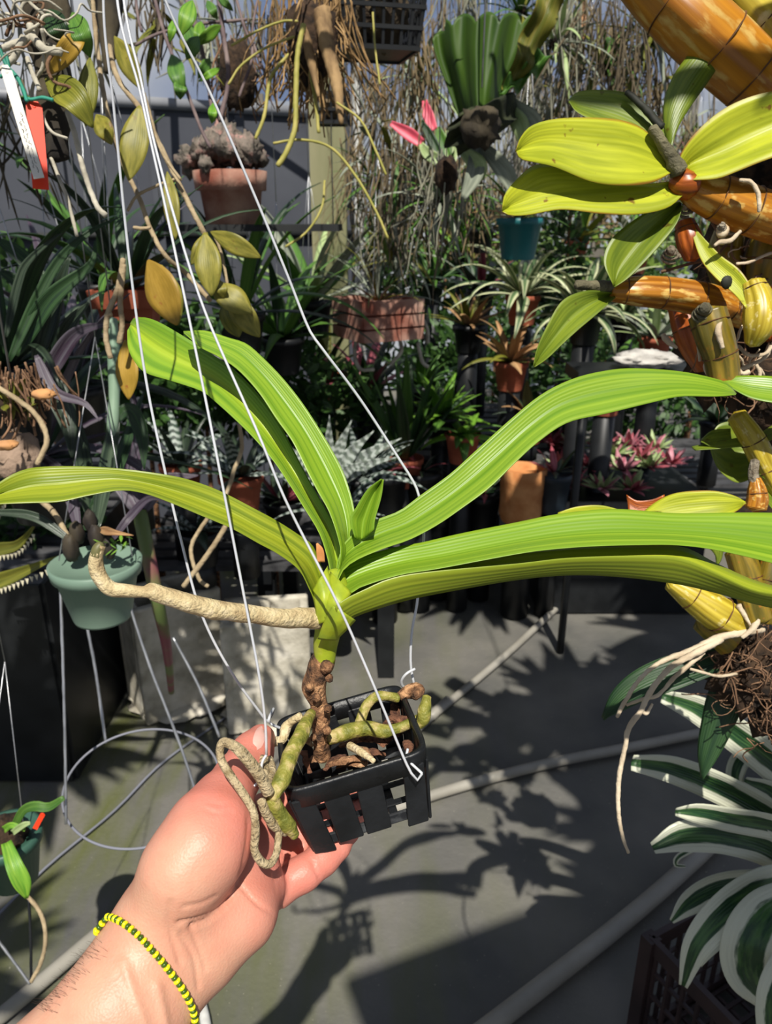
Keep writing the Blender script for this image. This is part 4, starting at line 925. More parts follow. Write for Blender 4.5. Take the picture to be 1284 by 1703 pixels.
# ---------------- variegated plant in a crate, lower right ----------------
m_var = leafmat('variegated', (34, 68, 40), (70, 106, 56), edge=(206, 208, 186), et=.47, stripe=9, tr=.15, vs=5, vary=.04, lo=.45, hi=.62)
m_crate = mat('crate_brown', (40, 30, 30), (58, 44, 42), 12, .5)
vp = thing('variegated_plant', 'dark green plant with broad cream leaf margins in the brown crate', 'plant', P(1330, 1480, 1.22))
VL = [([(1370, 1340, 1.22), (1290, 1272, 1.2), (1230, 1226, 1.18), (1165, 1182, 1.16), (1103, 1158, 1.15)], [60, 62, 58, 48, 22], 12, 'long upper leaf pointing up-left'),
      ([(1350, 1400, 1.2), (1270, 1350, 1.17), (1200, 1312, 1.15), (1120, 1280, 1.13), (1052, 1268, 1.12)], [50, 52, 52, 46, 26], 14, None),
      ([(1350, 1400, 1.16), (1284, 1376, 1.12), (1210, 1362, 1.1), (1160, 1352, 1.09), (1124, 1350, 1.09)], [46, 48, 44, 36, 14], 30, 'sunlit leaf with a cream tip'),
      ([(1360, 1470, 1.16), (1284, 1415, 1.13), (1210, 1393, 1.11), (1140, 1390, 1.1), (1086, 1410, 1.1)], [54, 58, 54, 50, 18], 10, None),
      ([(1350, 1480, 1.18), (1270, 1470, 1.16), (1200, 1475, 1.15), (1150, 1500, 1.14), (1117, 1532, 1.14)], [40, 44, 42, 36, 8], 5, None),
      ([(1350, 1470, 1.12), (1284, 1475, 1.08), (1215, 1510, 1.06), (1160, 1570, 1.06), (1136, 1640, 1.08)], [60, 66, 58, 44, 14], 0, 'arching leaf curling at its tip'),
      ([(1340, 1500, 1.14), (1270, 1516, 1.13), (1210, 1546, 1.13), (1180, 1575, 1.13), (1162, 1604, 1.14)], [34, 36, 32, 24, 10], 0, None),
      ([(1330, 1490, 1.06), (1280, 1520, 1.03), (1250, 1570, 1.02), (1248, 1620, 1.03), (1275, 1665, 1.05)], [60, 82, 92, 84, 40], -8, 'broad pale leaf bending down at the right edge'),
      ([(1360, 1560, 1.0), (1320, 1610, .98), (1290, 1665, .98), (1282, 1740, 1.0)], [60, 70, 60, 40], 0, None),
      ([(1330, 1330, 1.24), (1275, 1270, 1.24), (1238, 1258, 1.24), (1222, 1290, 1.235), (1236, 1318, 1.23)], [30, 32, 30, 28, 12], 0, None),
      ([(1340, 1380, 1.22), (1290, 1322, 1.21), (1240, 1298, 1.2)], [36, 38, 14], 10, None),
      ([(1360, 1500, 1.0), (1330, 1400, .96), (1300, 1330, .96)], [50, 60, 20], 0, None)]
for pts, w, tl, lab in VL: tag(strap(MB(), pts, w, tilt=tl, fold=.2, n=28, m=9, thick=.0016).build('leaf', m_var, vp), lab)
ptube(MB(), [(1375, 1500, 1.2), (1385, 1620, 1.25), (1400, 1800, 1.35)], [30, 26, 24], 12).build('stem', m_cg, vp)
strap(MB(), [(1150, 1412, 1.3), (1128, 1425, 1.3), (1124, 1438, 1.3), (1140, 1440, 1.3)], [10, 9, 7, 4], n=12).build('curled_leaf', m_var, vp)
ct = thing('crate', 'dark brown open-lattice plastic crate on the floor at the lower right corner', 'crate', G(1290, 1720, 0))
g = G(1290, 1600, .30); CM = Matrix.Translation((g.x, g.y, 0)) @ Matrix.Rotation(math.radians(28), 4, 'Z')
cw, chh, cz = .155, .155, .29
def cb(lo_, hi_, name='bar'): return box(MB(), lo_, hi_, CM).build(name, m_crate, ct, smooth=False)
for s in (-1, 1):
    cb((-cw, s*chh-.006, cz-.035), (cw, s*chh+.006, cz), 'rim'); cb((s*cw-.006, -chh, cz-.035), (s*cw+.006, chh, cz), 'rim')
    cb((-cw, s*chh-.006, 0), (cw, s*chh+.006, .03), 'base_rail'); cb((s*cw-.006, -chh, 0), (s*cw+.006, chh, .03), 'base_rail')
    for s2 in (-1, 1): box(MB(), (s*cw-.014, s2*chh-.014, 0), (s*cw+.014, s2*chh+.014, cz-.001), CM).build('corner_post', m_crate, ct, smooth=False)
    for k in range(9):
        t = -.88+1.76*k/8
        cb((t*cw-.003, s*chh-.004, .02), (t*cw+.003, s*chh+.004, cz-.02)); cb((s*cw-.004, t*chh-.003, .02), (s*cw+.004, t*chh+.003, cz-.02))
    for z in (.09, .15, .21):
        cb((-cw, s*chh-.0035, z), (cw, s*chh+.0035, z+.006)); cb((s*cw-.0035, -chh, z), (s*cw+.0035, chh, z+.006))
for k in range(9):
    t = -.9+1.8*k/8; cb((t*cw-.004, -chh, .004), (t*cw+.004, chh, .01)); cb((-cw, t*chh-.004, .0105), (cw, t*chh+.004, .0155))
# ---------------- plant generators for the growing house ----------------
TPL = {}
def leaf_tpl(kind, bend, prof, mt, w=.08, fold=.18, n=12, m=5, wig=0):
    key = (kind, bend, mt.name, w)
    if key in TPL: return TPL[key]
    pts = []; a = 0; p = Vector((0, 0, 0))
    for i in range(9):
        pts.append(tuple(p)); a = -bend*(i/8)**1.3; p = p+Vector((math.cos(a), wig*math.sin(i*1.3), math.sin(a)))/8
    b = MB(); up = (0, 0, 1)
    q = cr(pts, n); T = np.gradient(q, axis=0); A, Mm, B = [], [], []
    for i in range(n):
        h = w*.5*prof(i/(n-1)); t = T[i]/np.linalg.norm(T[i]); s = np.array([0, 1., 0]); u = np.cross(t, s)*-1
        A.append(q[i]-s*h+u*h*fold*2); B.append(q[i]+s*h+u*h*fold*2); Mm.append(q[i])
    loft(b, [A, Mm, B], n=n, m=m, thick=.004, world=True)
    o = b.build('leaf', mt, None, base=True); me = o.data; bpy.data.objects.remove(o); TPL[key] = me; return me
def put(me, par, loc, rot, sc, name='leaf'):
    o = bpy.data.objects.new(name, me); o.parent = par; o.location = loc; o.rotation_euler = rot; o.scale = sc; COL.objects.link(o); return o
def potpart(par, c, r, h, m, name='pot', sq=False):
    """c: centre of the pot's foot, relative world position"""
    b = MB(); pr = [(r*.02, .004), (r*.72, 0), (r*.74, .003), (r*.95, h*.82), (r*1.04, h*.83), (r*1.06, h), (r*.98, h), (r*.9, h*.86), (r*.02, h*.86)]
    if sq:
        for s in range(len(pr)-1): pass
        M = Matrix.Rotation(.6, 4, 'Z'); lathe(b, [(q[0]*1.25, q[1]) for q in pr], c, 4, M)
        o = b.build(name, m, par, smooth=False); return o
    lathe(b, pr, c, 28); return b.build(name, m, par)
def hangers(par, c, r, z, top=2.53, m=None, k=3):
    for i in range(k):
        t = i*2*PI/k+.4; tube(MB(), [(c.x+r*math.cos(t), c.y+r*math.sin(t), z), (c.x, c.y, min(z+.45, top-.02))], .0012, 5).build('hanging_wire', m or m_galv, par)
    tube(MB(), [(c.x, c.y, min(z+.45, top-.02)), (c.x, c.y, top)], .0014, 5).build('hanging_wire', m or m_galv, par)
def rosette(name, label, cat, c, n, ln, w, mats, elev=(20, 75), bend=.8, prof=None, pot=None, group=None, spread=.012, kind='s', fold=.18, hang=False, yaw=None, t=None, wig=0):
    c = Vector(c); t = t or thing(name, label, cat, c-Vector((0, 0, pot[1] if pot else 0)), group)
    off = c-Vector(t['_o'])
    mats = mats if isinstance(mats, (list, tuple)) else [mats]
    for i in range(n):
        me = leaf_tpl(kind, round(bend*random.choice((.7, 1, 1.35)), 2), prof or lance, random.choice(mats), w/ln, fold, wig=wig)
        az = i*2.4+random.uniform(-.3, .3) if yaw is None else random.uniform(*yaw)
        el = math.radians(elev[0]+(elev[1]-elev[0])*(i+random.random())/n)
        L = ln*random.uniform(.72, 1.1)
        put(me, t, off+Vector((math.cos(az)*spread, math.sin(az)*spread, 0)), (random.uniform(-.25, .25), -el, az), (L, L, L))
    if pot:
        potpart(t, c-Vector((0, 0, pot[1])), pot[0], pot[1], pot[2], sq=len(pot) > 3)
        if hang: hangers(t, c, pot[0], c.z)
    return t
def shrub(name, label, c, r, mats, n=420, ls=.05, sq=(1, 1, 1), stem=None, group=None, dense=True):
    c = Vector(c); t = thing(name, label, 'shrub', Vector((c.x, c.y, stem if stem is not None else c.z-r*sq[2])), group)
    b = MB()
    for i in range(n):
        d = Vector((random.gauss(0, 1), random.gauss(0, 1), random.gauss(0, 1))).normalized(); q = random.random()**.4
        p = c+Vector((d.x*r*sq[0], d.y*r*sq[1], d.z*r*sq[2]))*q
        u = (d+Vector((random.gauss(0, .6), random.gauss(0, .6), random.gauss(-.1, .6)))).normalized(); s = u.orthogonal().normalized()
        s = (Matrix.Rotation(random.uniform(0, 6.3), 3, u) @ s); nn2 = u.cross(s); l = ls*random.uniform(.6, 1.3); w = l*.24
        b.add([p, p+u*l*.3+s*w, p+u*l*.3-s*w, p+u*l*.7+s*w*.85-nn2*l*.06, p+u*l*.7-s*w*.85-nn2*l*.06, p+u*l-nn2*l*.14],
              [(0, 1, 2), (1, 3, 4, 2), (3, 5, 4)], [(.5, 0), (0, .3), (1, .3), (.1, .7), (.9, .7), (.5, 1)])
    tag(b.build('foliage', mats, t), kind='stuff')
    z0 = stem if stem is not None else c.z-r*sq[2]
    tube(MB(), [(c.x, c.y, z0), (c.x+.02, c.y, c.z+r*.3)], [.014, .006], 7).build('stem', m_wood, t)
    return t
# leaf materials
m_dk = leafmat('strap_dark', (26, 48, 30), (54, 84, 44), stripe=7, rough=.42, tr=.1)
m_dk2 = leafmat('strap_deep', (22, 36, 26), (66, 80, 62), stripe=7, rough=.3, tr=.05)
m_gr = leafmat('leaf_mid', (62, 104, 38), (98, 138, 56), stripe=6, rough=.42, tr=.2)
m_br = leafmat('leaf_bright', (86, 142, 40), (136, 178, 60), stripe=6, rough=.4, tr=.25)
m_hoya = leafmat('hoya_leaf', (112, 110, 38), (150, 142, 58), stripe=5, bmp=.08, rough=.5, tr=.2, spots=(120, 96, 40), vs=4)
m_hoyag = leafmat('hoya_gold', (150, 120, 38), (172, 138, 52), stripe=5, bmp=.08, rough=.5, tr=.2, spots=(150, 96, 40), vs=4)
m_sp = leafmat('spider_leaf', (70, 96, 60), (104, 128, 84), edge=(196, 200, 158), et=.45, stripe=5, tr=.2)
m_sil = leafmat('banded_silver', (34, 48, 40), (60, 78, 66), band=(150, 160, 152), bn=9, stripe=3, rough=.5, tr=.05)
m_red = leafmat('leaf_red', (128, 44, 58), (196, 110, 120), stripe=4, rough=.4, tr=.15)
m_pk = leafmat('leaf_pink', (206, 150, 160), (150, 66, 84), stripe=4, rough=.4, tr=.15)
m_gw = leafmat('leaf_pale_green', (142, 164, 104), (178, 196, 140), stripe=4, rough=.4, tr=.15)
m_dr = leafmat('leaf_dry', (150, 108, 70), (186, 150, 104), stripe=4, rough=.8, tr=.1)
m_gy = leafmat('leaf_grey', (120, 128, 112), (160, 166, 146), stripe=4, rough=.8, tr=.1)
m_ol = leafmat('leaf_olive', (96, 102, 32), (140, 138, 50), stripe=5, rough=.45, tr=.25)
m_pb = leafmat('purple_strap', (60, 44, 60), (96, 92, 100), stripe=6, rough=.4, tr=.05)
m_fern = leafmat('staghorn', (52, 84, 22), (84, 116, 34), stripe=9, rough=.55, tr=.35, vs=.8)
m_ferny = leafmat('staghorn_olive', (98, 104, 30), (136, 126, 50), stripe=9, rough=.55, tr=.35, vs=.8)
m_shr = leafmat('shrub_dark', (30, 56, 26), (70, 104, 46), stripe=2, rough=.45, tr=.2)
m_shr2 = leafmat('shrub_mid', (66, 98, 36), (126, 150, 66), stripe=2, rough=.45, tr=.25)
m_shb = leafmat('shrub_brown', (92, 74, 50), (140, 122, 84), stripe=2, rough=.7, tr=.15)
m_terra = mat('terracotta', (140, 70, 48), (166, 92, 66), 14, .85, bump=.4, bscale=60)
m_terraw = mat('terracotta_limed', (128, 72, 56), (182, 148, 130), 9, .9, bump=.6, bscale=60)
m_sage = mat('sage_plastic', (104, 128, 112), (118, 140, 124), 6, .45)
m_teal = mat('teal_plastic', (28, 92, 96), (36, 108, 110), 6, .4)
m_vine = mat('vine_stem', (138, 120, 92), (172, 154, 122), 40, .85, bump=.6)
m_twig = mat('twig_grey', (112, 102, 92), (150, 142, 130), 40, .85, bump=.5)
m_mossg = mat('air_moss_grey', (112, 112, 98), (146, 144, 124), 10, .95)
m_mosst = mat('air_moss_tan', (92, 78, 56), (134, 118, 88), 10, .95)
m_dwood = mat('dark_mount', (28, 24, 20), (72, 64, 48), 18, .9, bump=1, bscale=60, stretch=(1, 1, .4))
def vine(par, pts, r, m=None, name='stem', nodes=0):
    o = ptube(MB(), pts, r, 8, seg=len(pts)*8, bump=.25, bs=160).build(name, m or m_vine, par); return o
# ---------------- top left: mounted orchid with name tags ----------------
mo = thing('mounted_orchid', 'dark wood slab mount with a tangle of grey roots at the top left corner', 'orchid', P(70, 60, .95))
b = MB(); tube(b, [P(70, -160, .98), P(75, 0, .98), P(88, 130, .98), P(95, 262, .975)], [.030, .030, .022, .015], 14, seg=40, bump=.35, bs=40, flat=.6); b.build('wood_mount', m_dwood, mo)
b = MB(); tube(b, [P(150, -160, 1.2), P(178, -20, 1.2), P(182, 60, 1.2), P(178, 120, 1.2)], [.02, .02, .014, .006], 12, seg=30, bump=.4, bs=40); b.build('wood_mount', m_dwood, mo)
tube(MB(), [P(75, -150, .98), Vector((P(75, -150, .98).x, P(75, -150, .98).y, 2.53))], .0015, 5).build('hanging_wire', m_galv, mo)
m_grt = mat('grey_root', (150, 144, 128), (190, 184, 166), 40, .85, bump=.4)
for k in range(30):
    x = random.gauss(45, 28); y = random.gauss(45, 28); c = P(x, y, random.uniform(.88, .95))
    tube(MB(), wander(c, random.uniform(.05, .11), 6, .6, Vector((random.gauss(0, 1), -.3, random.gauss(-.2, 1)))), random.uniform(.0010, .0024), 6, seg=22).build('root', random.choice([m_grt, m_grt, m_rtb]), mo)
for pts, r in (([(0, 82, .9), (30, 70, .9), (52, 60, .9), (50, 40, .9)], 6), ([(52, 60, .9), (75, 82, .9), (102, 86, .9)], 7), ([(40, 60, .89), (25, 92, .89), (10, 108, .89)], 6), ([(45, 95, .9), (54, 120, .9), (66, 150, .9)], 4), ([(70, 190, .9), (85, 218, .9), (112, 230, .9)], 2.5),
               ([(85, 262, .97), (100, 300, .97), (112, 330, .97), (128, 392, .97)], 3), ([(112, 185, .95), (125, 225, .95), (140, 285, .95), (160, 340, .95), (176, 358, .95)], 4.5)): vine(mo, pts, r, m_grt, 'root')
for base, tip, w, mt_, ff in (((75, 128), (155, 212), 52, m_ol, 8), ((80, 124), (134, 46), 34, m_hoyag, 12), ((110, 80), (80, 15), 40, m_dk, 0), ((150, 95), (120, 20), 36, m_gr, 0)):
    mid = ((base[0]+tip[0])/2+ff, (base[1]+tip[1])/2-ff); strap(MB(), [(*base, .93), (*mid, .9), (*tip, .92)], w, prof=elp, n=20, m=7, tilt=12).build('leaf', mt_, mo)
m_tie = mat('green_tie', (30, 110, 92), (44, 134, 112), 20, .6)
for pts in ([(0, 82, .885), (12, 110, .885), (30, 130, .885), (42, 160, .885)], [(0, 128, .885), (14, 116, .885), (10, 90, .885)], [(42, 162, .885), (52, 165, .885), (70, 162, .885), (88, 166, .885)], [(20, 118, .885), (35, 140, .885), (45, 168, .88)]): vine(mo, pts, 3, m_tie, 'tie')
def name_tag(name, label, top, bot, w, m, d, ink):
    t = thing(name, label, 'tag', P(*bot, d)); a = P(*top, d); c = P(*bot, d); u = (c-a); L = u.length; u.normalize(); s = u.cross(EYE-a).normalized(); nn3 = s.cross(u).normalized()
    if nn3.dot(EYE-a) < 0: nn3 = -nn3
    h = w/2/F*d; b = MB(); q = [a-s*h*.5, a+s*h*.5, a+u*L*.06+s*h, c+s*h, c-s*h, a+u*L*.06-s*h]
    b.add([p+nn3*.0006 for p in q]+[p-nn3*.0006 for p in q], [(0, 1, 2, 3, 4, 5), (11, 10, 9, 8, 7, 6)]+[(i, i+6, (i+1) % 6+6, (i+1) % 6) for i in range(6)])
    b.build('label_stick', m, t, smooth=False)
    if ink:      # two lines of faint handwriting
        wb2 = MB(); R_ = random.Random(3)
        for ln_, off in ((0, -.28), (1, .3)):
            x = .50 if ln_ else .42
            while x < .92:
                z = []; wl_ = R_.uniform(.03, .07)
                for k in range(7): z.append(a+u*L*(x+wl_*k/6)+s*h*(off+R_.uniform(-.2, .2))+nn3*.0009)
                tube(wb2, z, .00022, 4, seg=18); x += wl_+.018
        wb2.build('handwriting', mat('ink', (60, 58, 56), None), t)
    hole = MB(); M_ = nn3.to_track_quat('Z', 'Y').to_matrix().to_4x4(); lathe(hole, [(.0012, -.0009), (.0020, -.0009), (.0020, .0009), (.0012, .0009)], a+u*L*.06, 12, M_); hole.build('eyelet', m, t)
    return t
name_tag('name_tag', 'white plastic name tag with faint handwriting tied by green string', (8, 108), (65, 296), 17, mat('tag_white', (206, 202, 190), (224, 220, 208), 9, .6), .875, True)
name_tag('name_tag', 'bright orange-red plastic name tag hanging behind the white one', (56, 168), (68, 314), 25, mat('tag_orange', (214, 52, 16), (226, 64, 22), 9, .5), .89, False)
# ---------------- hoya vine ----------------
hv = thing('hoya_vine', 'woody trailing vine with yellow-olive oval leaves hanging over the grey wall', 'vine', P(230, 300, 1.15))
for pts, r in (([(150, -60, 1.2), (160, 60, 1.2), (175, 170, 1.15), (200, 260, 1.15), (232, 330, 1.12), (250, 380, 1.12), (275, 425, 1.12), (310, 455, 1.15), (350, 500, 1.15)], 4),
               ([(172, -60, 1.2), (180, 60, 1.2), (196, 130, 1.15), (240, 190, 1.12), (285, 280, 1.12), (320, 350, 1.12), (340, 388, 1.12)], 4.5),
               ([(240, 155, 1.1), (250, 190, 1.1), (268, 250, 1.1), (300, 298, 1.1)], 2.5), ([(212, 350, 1.1), (228, 325, 1.1), (262, 308, 1.1), (290, 298, 1.1)], 2.5),
               ([(222, 378, 1.1), (236, 380, 1.1), (250, 378, 1.1)], 3), ([(205, 430, 1.05), (196, 480, 1.05), (180, 520, 1.05), (176, 560, 1.05), (184, 595, 1.05)], 4.5), ([(206, 440, 1.05), (200, 500, 1.05), (203, 540, 1.05), (198, 570, 1.05)], 4.5),
               ([(175, 526, 1.05), (186, 522, 1.05)], 4), ([(355, 388, 1.12), (368, 420, 1.12), (378, 470, 1.12), (380, 490, 1.12)], 2.5), ([(285, 300, 1.12), (292, 290, 1.12), (302, 299, 1.12)], 2),
               ([(398, 705, 1.4), (402, 745, 1.4), (390, 780, 1.4), (372, 830, 1.38), (345, 862, 1.35), (318, 910, 1.35), (330, 960, 1.35), (346, 975, 1.35)], 3.5), ([(390, 850, 1.3), (352, 912, 1.3), (305, 975, 1.3)], 4.5)): vine(hv, pts, r)
for base, tip, w, mt_ in (((232, 175), (214, 300), 44, m_hoya), ((190, 60), (238, 150), 34, m_hoya), ((150, 95), (142, 210), 30, m_ol), ((160, 190), (186, 240), 30, m_hoya), ((278, 285), (292, 398), 26, m_hoya), ((340, 386), (352, 492), 42, m_hoya), ((345, 386), (318, 440), 20, m_hoya),
                          ((350, 385), (434, 428), 30, m_hoya), ((246, 432), (294, 540), 58, m_hoyag), ((268, 440), (296, 540), 40, m_hoya), ((208, 565), (214, 664), 38, m_hoyag), ((352, 470), (420, 520), 44, m_hoya), ((378, 490), (432, 560), 40, m_hoya), ((376, 500), (398, 560), 40, m_ol), ((366, 466), (372, 495), 18, m_hoya), ((290, 30), (282, 70), 14, m_br), ((300, 60), (320, 0), 26, m_br), ((330, 60), (310, 98), 22, m_gr)):
    d = random.uniform(1.05, 1.15); mid = ((base[0]+tip[0])/2, (base[1]+tip[1])/2); strap(MB(), [(*base, d), (*mid, d-.01), (*tip, d)], w*1.08, prof=elp, n=18, m=7, fold=.07, tilt=random.uniform(-28, 28)).build('leaf', mt_, hv)
tube(MB(), [P(160, -60, 1.2), Vector((P(160, -60, 1.2).x, P(160, -60, 1.2).y, 2.54))], .0015, 5).build('hanging_wire', m_galv, hv)
# ---------------- leafy twigs rising over the mossy pot ----------------
tw = thing('twig_plant', 'bare purplish twigs with a few green leaves hanging at the top left', 'plant', P(330, 100, 1.5))
for pts, r in (([(250, -30, 1.5), (275, 60, 1.5), (310, 150, 1.5), (335, 215, 1.5), (350, 245, 1.5)], 3), ([(300, -30, 1.5), (330, 60, 1.5), (345, 130, 1.5), (355, 200, 1.5)], 3.5), ([(360, -30, 1.5), (372, 60, 1.5), (380, 130, 1.5), (366, 200, 1.5)], 4), ([(225, 75, 1.5), (265, 55, 1.5), (330, 40, 1.5), (410, 32, 1.5)], 2.5),
               ([(385, -30, 1.5), (405, 40, 1.5), (420, 90, 1.5), (398, 160, 1.5)], 2.5), ([(430, -10, 1.5), (420, 60, 1.5), (440, 120, 1.5)], 2), ([(225, -10, 1.5), (230, 30, 1.5), (236, 52, 1.5)], 2.5)): vine(tw, pts, r, mat('twig_purple', (92, 76, 78), (124, 108, 104), 30, .8))
for base, tip, w, mt_ in (((325, 95), (312, 40), 26, m_gr), ((328, 80), (335, 35), 20, m_br), ((325, 75), (368, 42), 20, m_br), ((330, 130), (350, 98), 20, m_gr), ((330, 135), (366, 112), 12, m_br), ((305, 160), (285, 90), 30, m_gr), ((345, 0), (362, 32), 16, m_gr), ((355, 170), (352, 205), 16, m_br), ((300, 130), (300, 165), 22, m_gr), ((360, -10), (388, 18), 14, m_gr)):
    strap(MB(), [(*base, 1.48), ((base[0]+tip[0])/2, (base[1]+tip[1])/2, 1.46), (*tip, 1.48)], w, prof=elp, n=14, m=5, tilt=random.uniform(-20, 20)).build('leaf', mt_, tw)
tube(MB(), [P(300, -28, 1.5), Vector((P(300, -28, 1.5).x, P(300, -28, 1.5).y, 2.54))], .0015, 5).build('hanging_wire', m_galv, tw)
# fibrous clump at (400,130)
def rootclump(name, label, cat, tops, spread, ln, n, m, d, core=None, r=(.001, .0022), hang=True, pot=None):
    t = thing(name, label, cat, P(tops[0], tops[1]+ln, d)); b = MB()
    c0 = P(*tops, d)
    for k in range(n):
        c = c0+RGT*random.gauss(0, spread)+FWD*random.gauss(0, spread*.7)+UPV*random.uniform(-.01, .03)
        tube(b, wander(c, ln/F*d*random.uniform(.5, 1.05), 6, .16, Vector((random.gauss(0, .16), random.gauss(0, .12), -1))), random.uniform(*r), 4, seg=13)
    tag(b.build('root_strands', m, t), kind='stuff')
    if core: bq = MB(); blob(bq, c0-UPV*core[1]/F*d*.45, core[0]/F*d, .35, 3, 24, int(tops[0]), (1, .8, core[1]/core[0]*.5)); bq.build('root_core', m_rm, t)
    if hang: tube(MB(), [c0, Vector((c0.x, c0.y, 2.54))], .0016, 5).build('hanging_wire', m_galv, t)
    return t
rootclump('mounted_epiphyte', 'small dark fibrous clump hanging above the mossy clay pot', 'plant', (395, 80), .018, 110, 60, m_rtb, 1.7, (30, 100))
t = rootclump('mounted_epiphyte', 'big brown root bundle hanging at top centre beside the black basket', 'plant', (520, 10), .035, 190, 160, mat('root_ochre', (110, 84, 50), (168, 136, 92), 40, .9, bump=.5), 1.5, (40, 120))
for pts, r in (([(535, 20, 1.47), (545, 80, 1.46), (560, 140, 1.46), (568, 205, 1.47)], [16, 13, 10, 4]), ([(500, 10, 1.48), (515, 90, 1.47), (530, 160, 1.47)], [10, 8, 3])): vine(t, pts, r, mat('cork_tan', (96, 74, 48), (168, 138, 96), 30, .85, bump=.7, stretch=(1, 1, .3)), 'cork_root')
for pts, r in (([(505, 40, 1.42), (495, 90, 1.42), (492, 160, 1.42), (490, 215, 1.42), (475, 255, 1.42), (462, 275, 1.42)], 4.5), ([(560, 170, 1.45), (600, 200, 1.45), (625, 250, 1.45), (642, 290, 1.45)], 2), ([(455, 238, 1.5), (500, 232, 1.5), (550, 245, 1.5), (590, 290, 1.5), (625, 350, 1.5), (645, 395, 1.5)], 2.2),
               ([(495, 35, 1.45), (470, 35, 1.45), (430, 50, 1.45), (385, 75, 1.45)], 2), ([(490, 60, 1.45), (440, 80, 1.45), (400, 110, 1.45), (380, 140, 1.45)], 2), ([(480, 90, 1.5), (450, 130, 1.5), (440, 190, 1.5), (425, 230, 1.5)], 3), ([(510, 90, 1.5), (525, 170, 1.5), (530, 220, 1.5)], 3), ([(475, 410, 1.6), (510, 385, 1.6), (535, 345, 1.6), (540, 300, 1.6)], 2), ([(620, 20, 1.45), (624, 80, 1.45), (632, 140, 1.45)], 1.8)): vine(t, pts, r, mat('root_yellow_green', (142, 138, 62), (170, 160, 88), 30, .7), 'aerial_root')
# ---------------- black mesh basket top centre ----------------
def netbasket(label, px, py, Y, w, h, rows=5, cols=9, tilt=0):
    c = PY(px, py, Y); t = thing('net_basket', label, 'basket', c)
    for s in (0, 1, 2, 3):
        M = Matrix.Translation(c) @ Matrix.Rotation(s*PI/2+tilt, 4, 'Z')
        for k in range(rows):
            z = h*k/(rows-1); bx = MB(); e = w/2*(.8+.2*z/h); box(bx, (-e, -e-.003, z-.004), (e, -e+.003, z+.004 if k < rows-1 else z+.012), M); bx.build('band', m_black, t, smooth=False)
        for k in range(cols):
            x = -.95+1.9*k/(cols-1); bx = MB(); bx.add([M @ Vector(v) for v in ((x*w*.4-.003, -w*.4-.001, 0), (x*w*.4+.003, -w*.4-.001, 0), (x*w/2+.003, -w/2-.001, h), (x*w/2-.003, -w/2-.001, h), (x*w*.4-.003, -w*.4+.003, 0), (x*w*.4+.003, -w*.4+.003, 0), (x*w/2+.003, -w/2+.003, h), (x*w/2-.003, -w/2+.003, h))], [(0, 1, 2, 3), (7, 6, 5, 4), (0, 4, 5, 1), (2, 6, 7, 3), (1, 5, 6, 2), (3, 7, 4, 0)]); bx.build('stay', m_black, t, smooth=False)
    M = Matrix.Translation(c) @ Matrix.Rotation(tilt, 4, 'Z'); box(MB(), (-w*.4, -w*.4, 0), (w*.4, w*.4, .006), M).build('floor_plate', m_black, t, smooth=False)
    bq = MB(); blob(bq, c+Vector((0, 0, h*.5)), w*.37, .25, 3, 24, 2, (1, 1, .9)); bq.build('compost', mat('compost', (60, 48, 36), (110, 96, 72), 40, .95, bump=1), t)
    for s in (0, 1, 2, 3):
        v = M @ Vector((w/2*(1 if s in (0, 1) else -1), w/2*(1 if s in (1, 2) else -1), h)); tube(MB(), [v, (c.x, c.y, 2.53)], .0013, 5).build('hanging_wire', m_galv, t)
    return t
nb1 = netbasket('black square net basket hanging at the top centre seen from below', 622, 90, 1.95, .20, .15, tilt=.25)
rosette('', '', '', PY(622, 90, 1.95)+Vector((0, 0, .14)), 14, .2, .02, [m_gr, m_br, m_ol], (20, 80), .7, t=nb1)
nb2 = netbasket('small black net basket hanging under the brown root bundle', 553, 205, 2.3, .09, .06, 3, 5)
# ---------------- mossy mound in clay pot on the wall shelf ----------------
cpt = P(388, 372, 2.15)
cp = thing('clay_pot', 'limed clay pot topped by a knobbly grey and pink mound on the wall shelf', 'pot', cpt)
b = MB(); r = .073
lathe(b, [(.01, 0), (r, 0), (r*1.15, .085), (r*1.32, .086), (r*1.38, .135), (r*1.25, .137), (r*1.2, .12), (.01, .12)], cpt, 30); b.build('pot', m_terraw, cp)
b = MB()
for k in range(44):
    a = random.uniform(0, 6.3); q = random.uniform(0, .125); blob(b, cpt+Vector((q*math.cos(a), q*math.sin(a)*.8, .155+.05*(1-q/.125)+random.uniform(-.01, .025))), random.uniform(.016, .034), .6, 4, 18, k)
b.build('knobbly_mound', mat('mound', (84, 80, 72), (164, 126, 118), 30, .98, bump=1, bscale=120, c3=(128, 116, 106)), cp)
box(MB(), (cpt.x-.22, cpt.y-.09, cpt.z-.018), (cpt.x+.30, cpt.y+.09, cpt.z-.0005)).build('tray', m_dark, cp, smooth=False)
for sx in (-.2, .28): tube(MB(), [(cpt.x+sx, cpt.y, cpt.z), (cpt.x+sx, cpt.y, 2.54)], .0014, 5).build('hanging_wire', m_galv, cp)
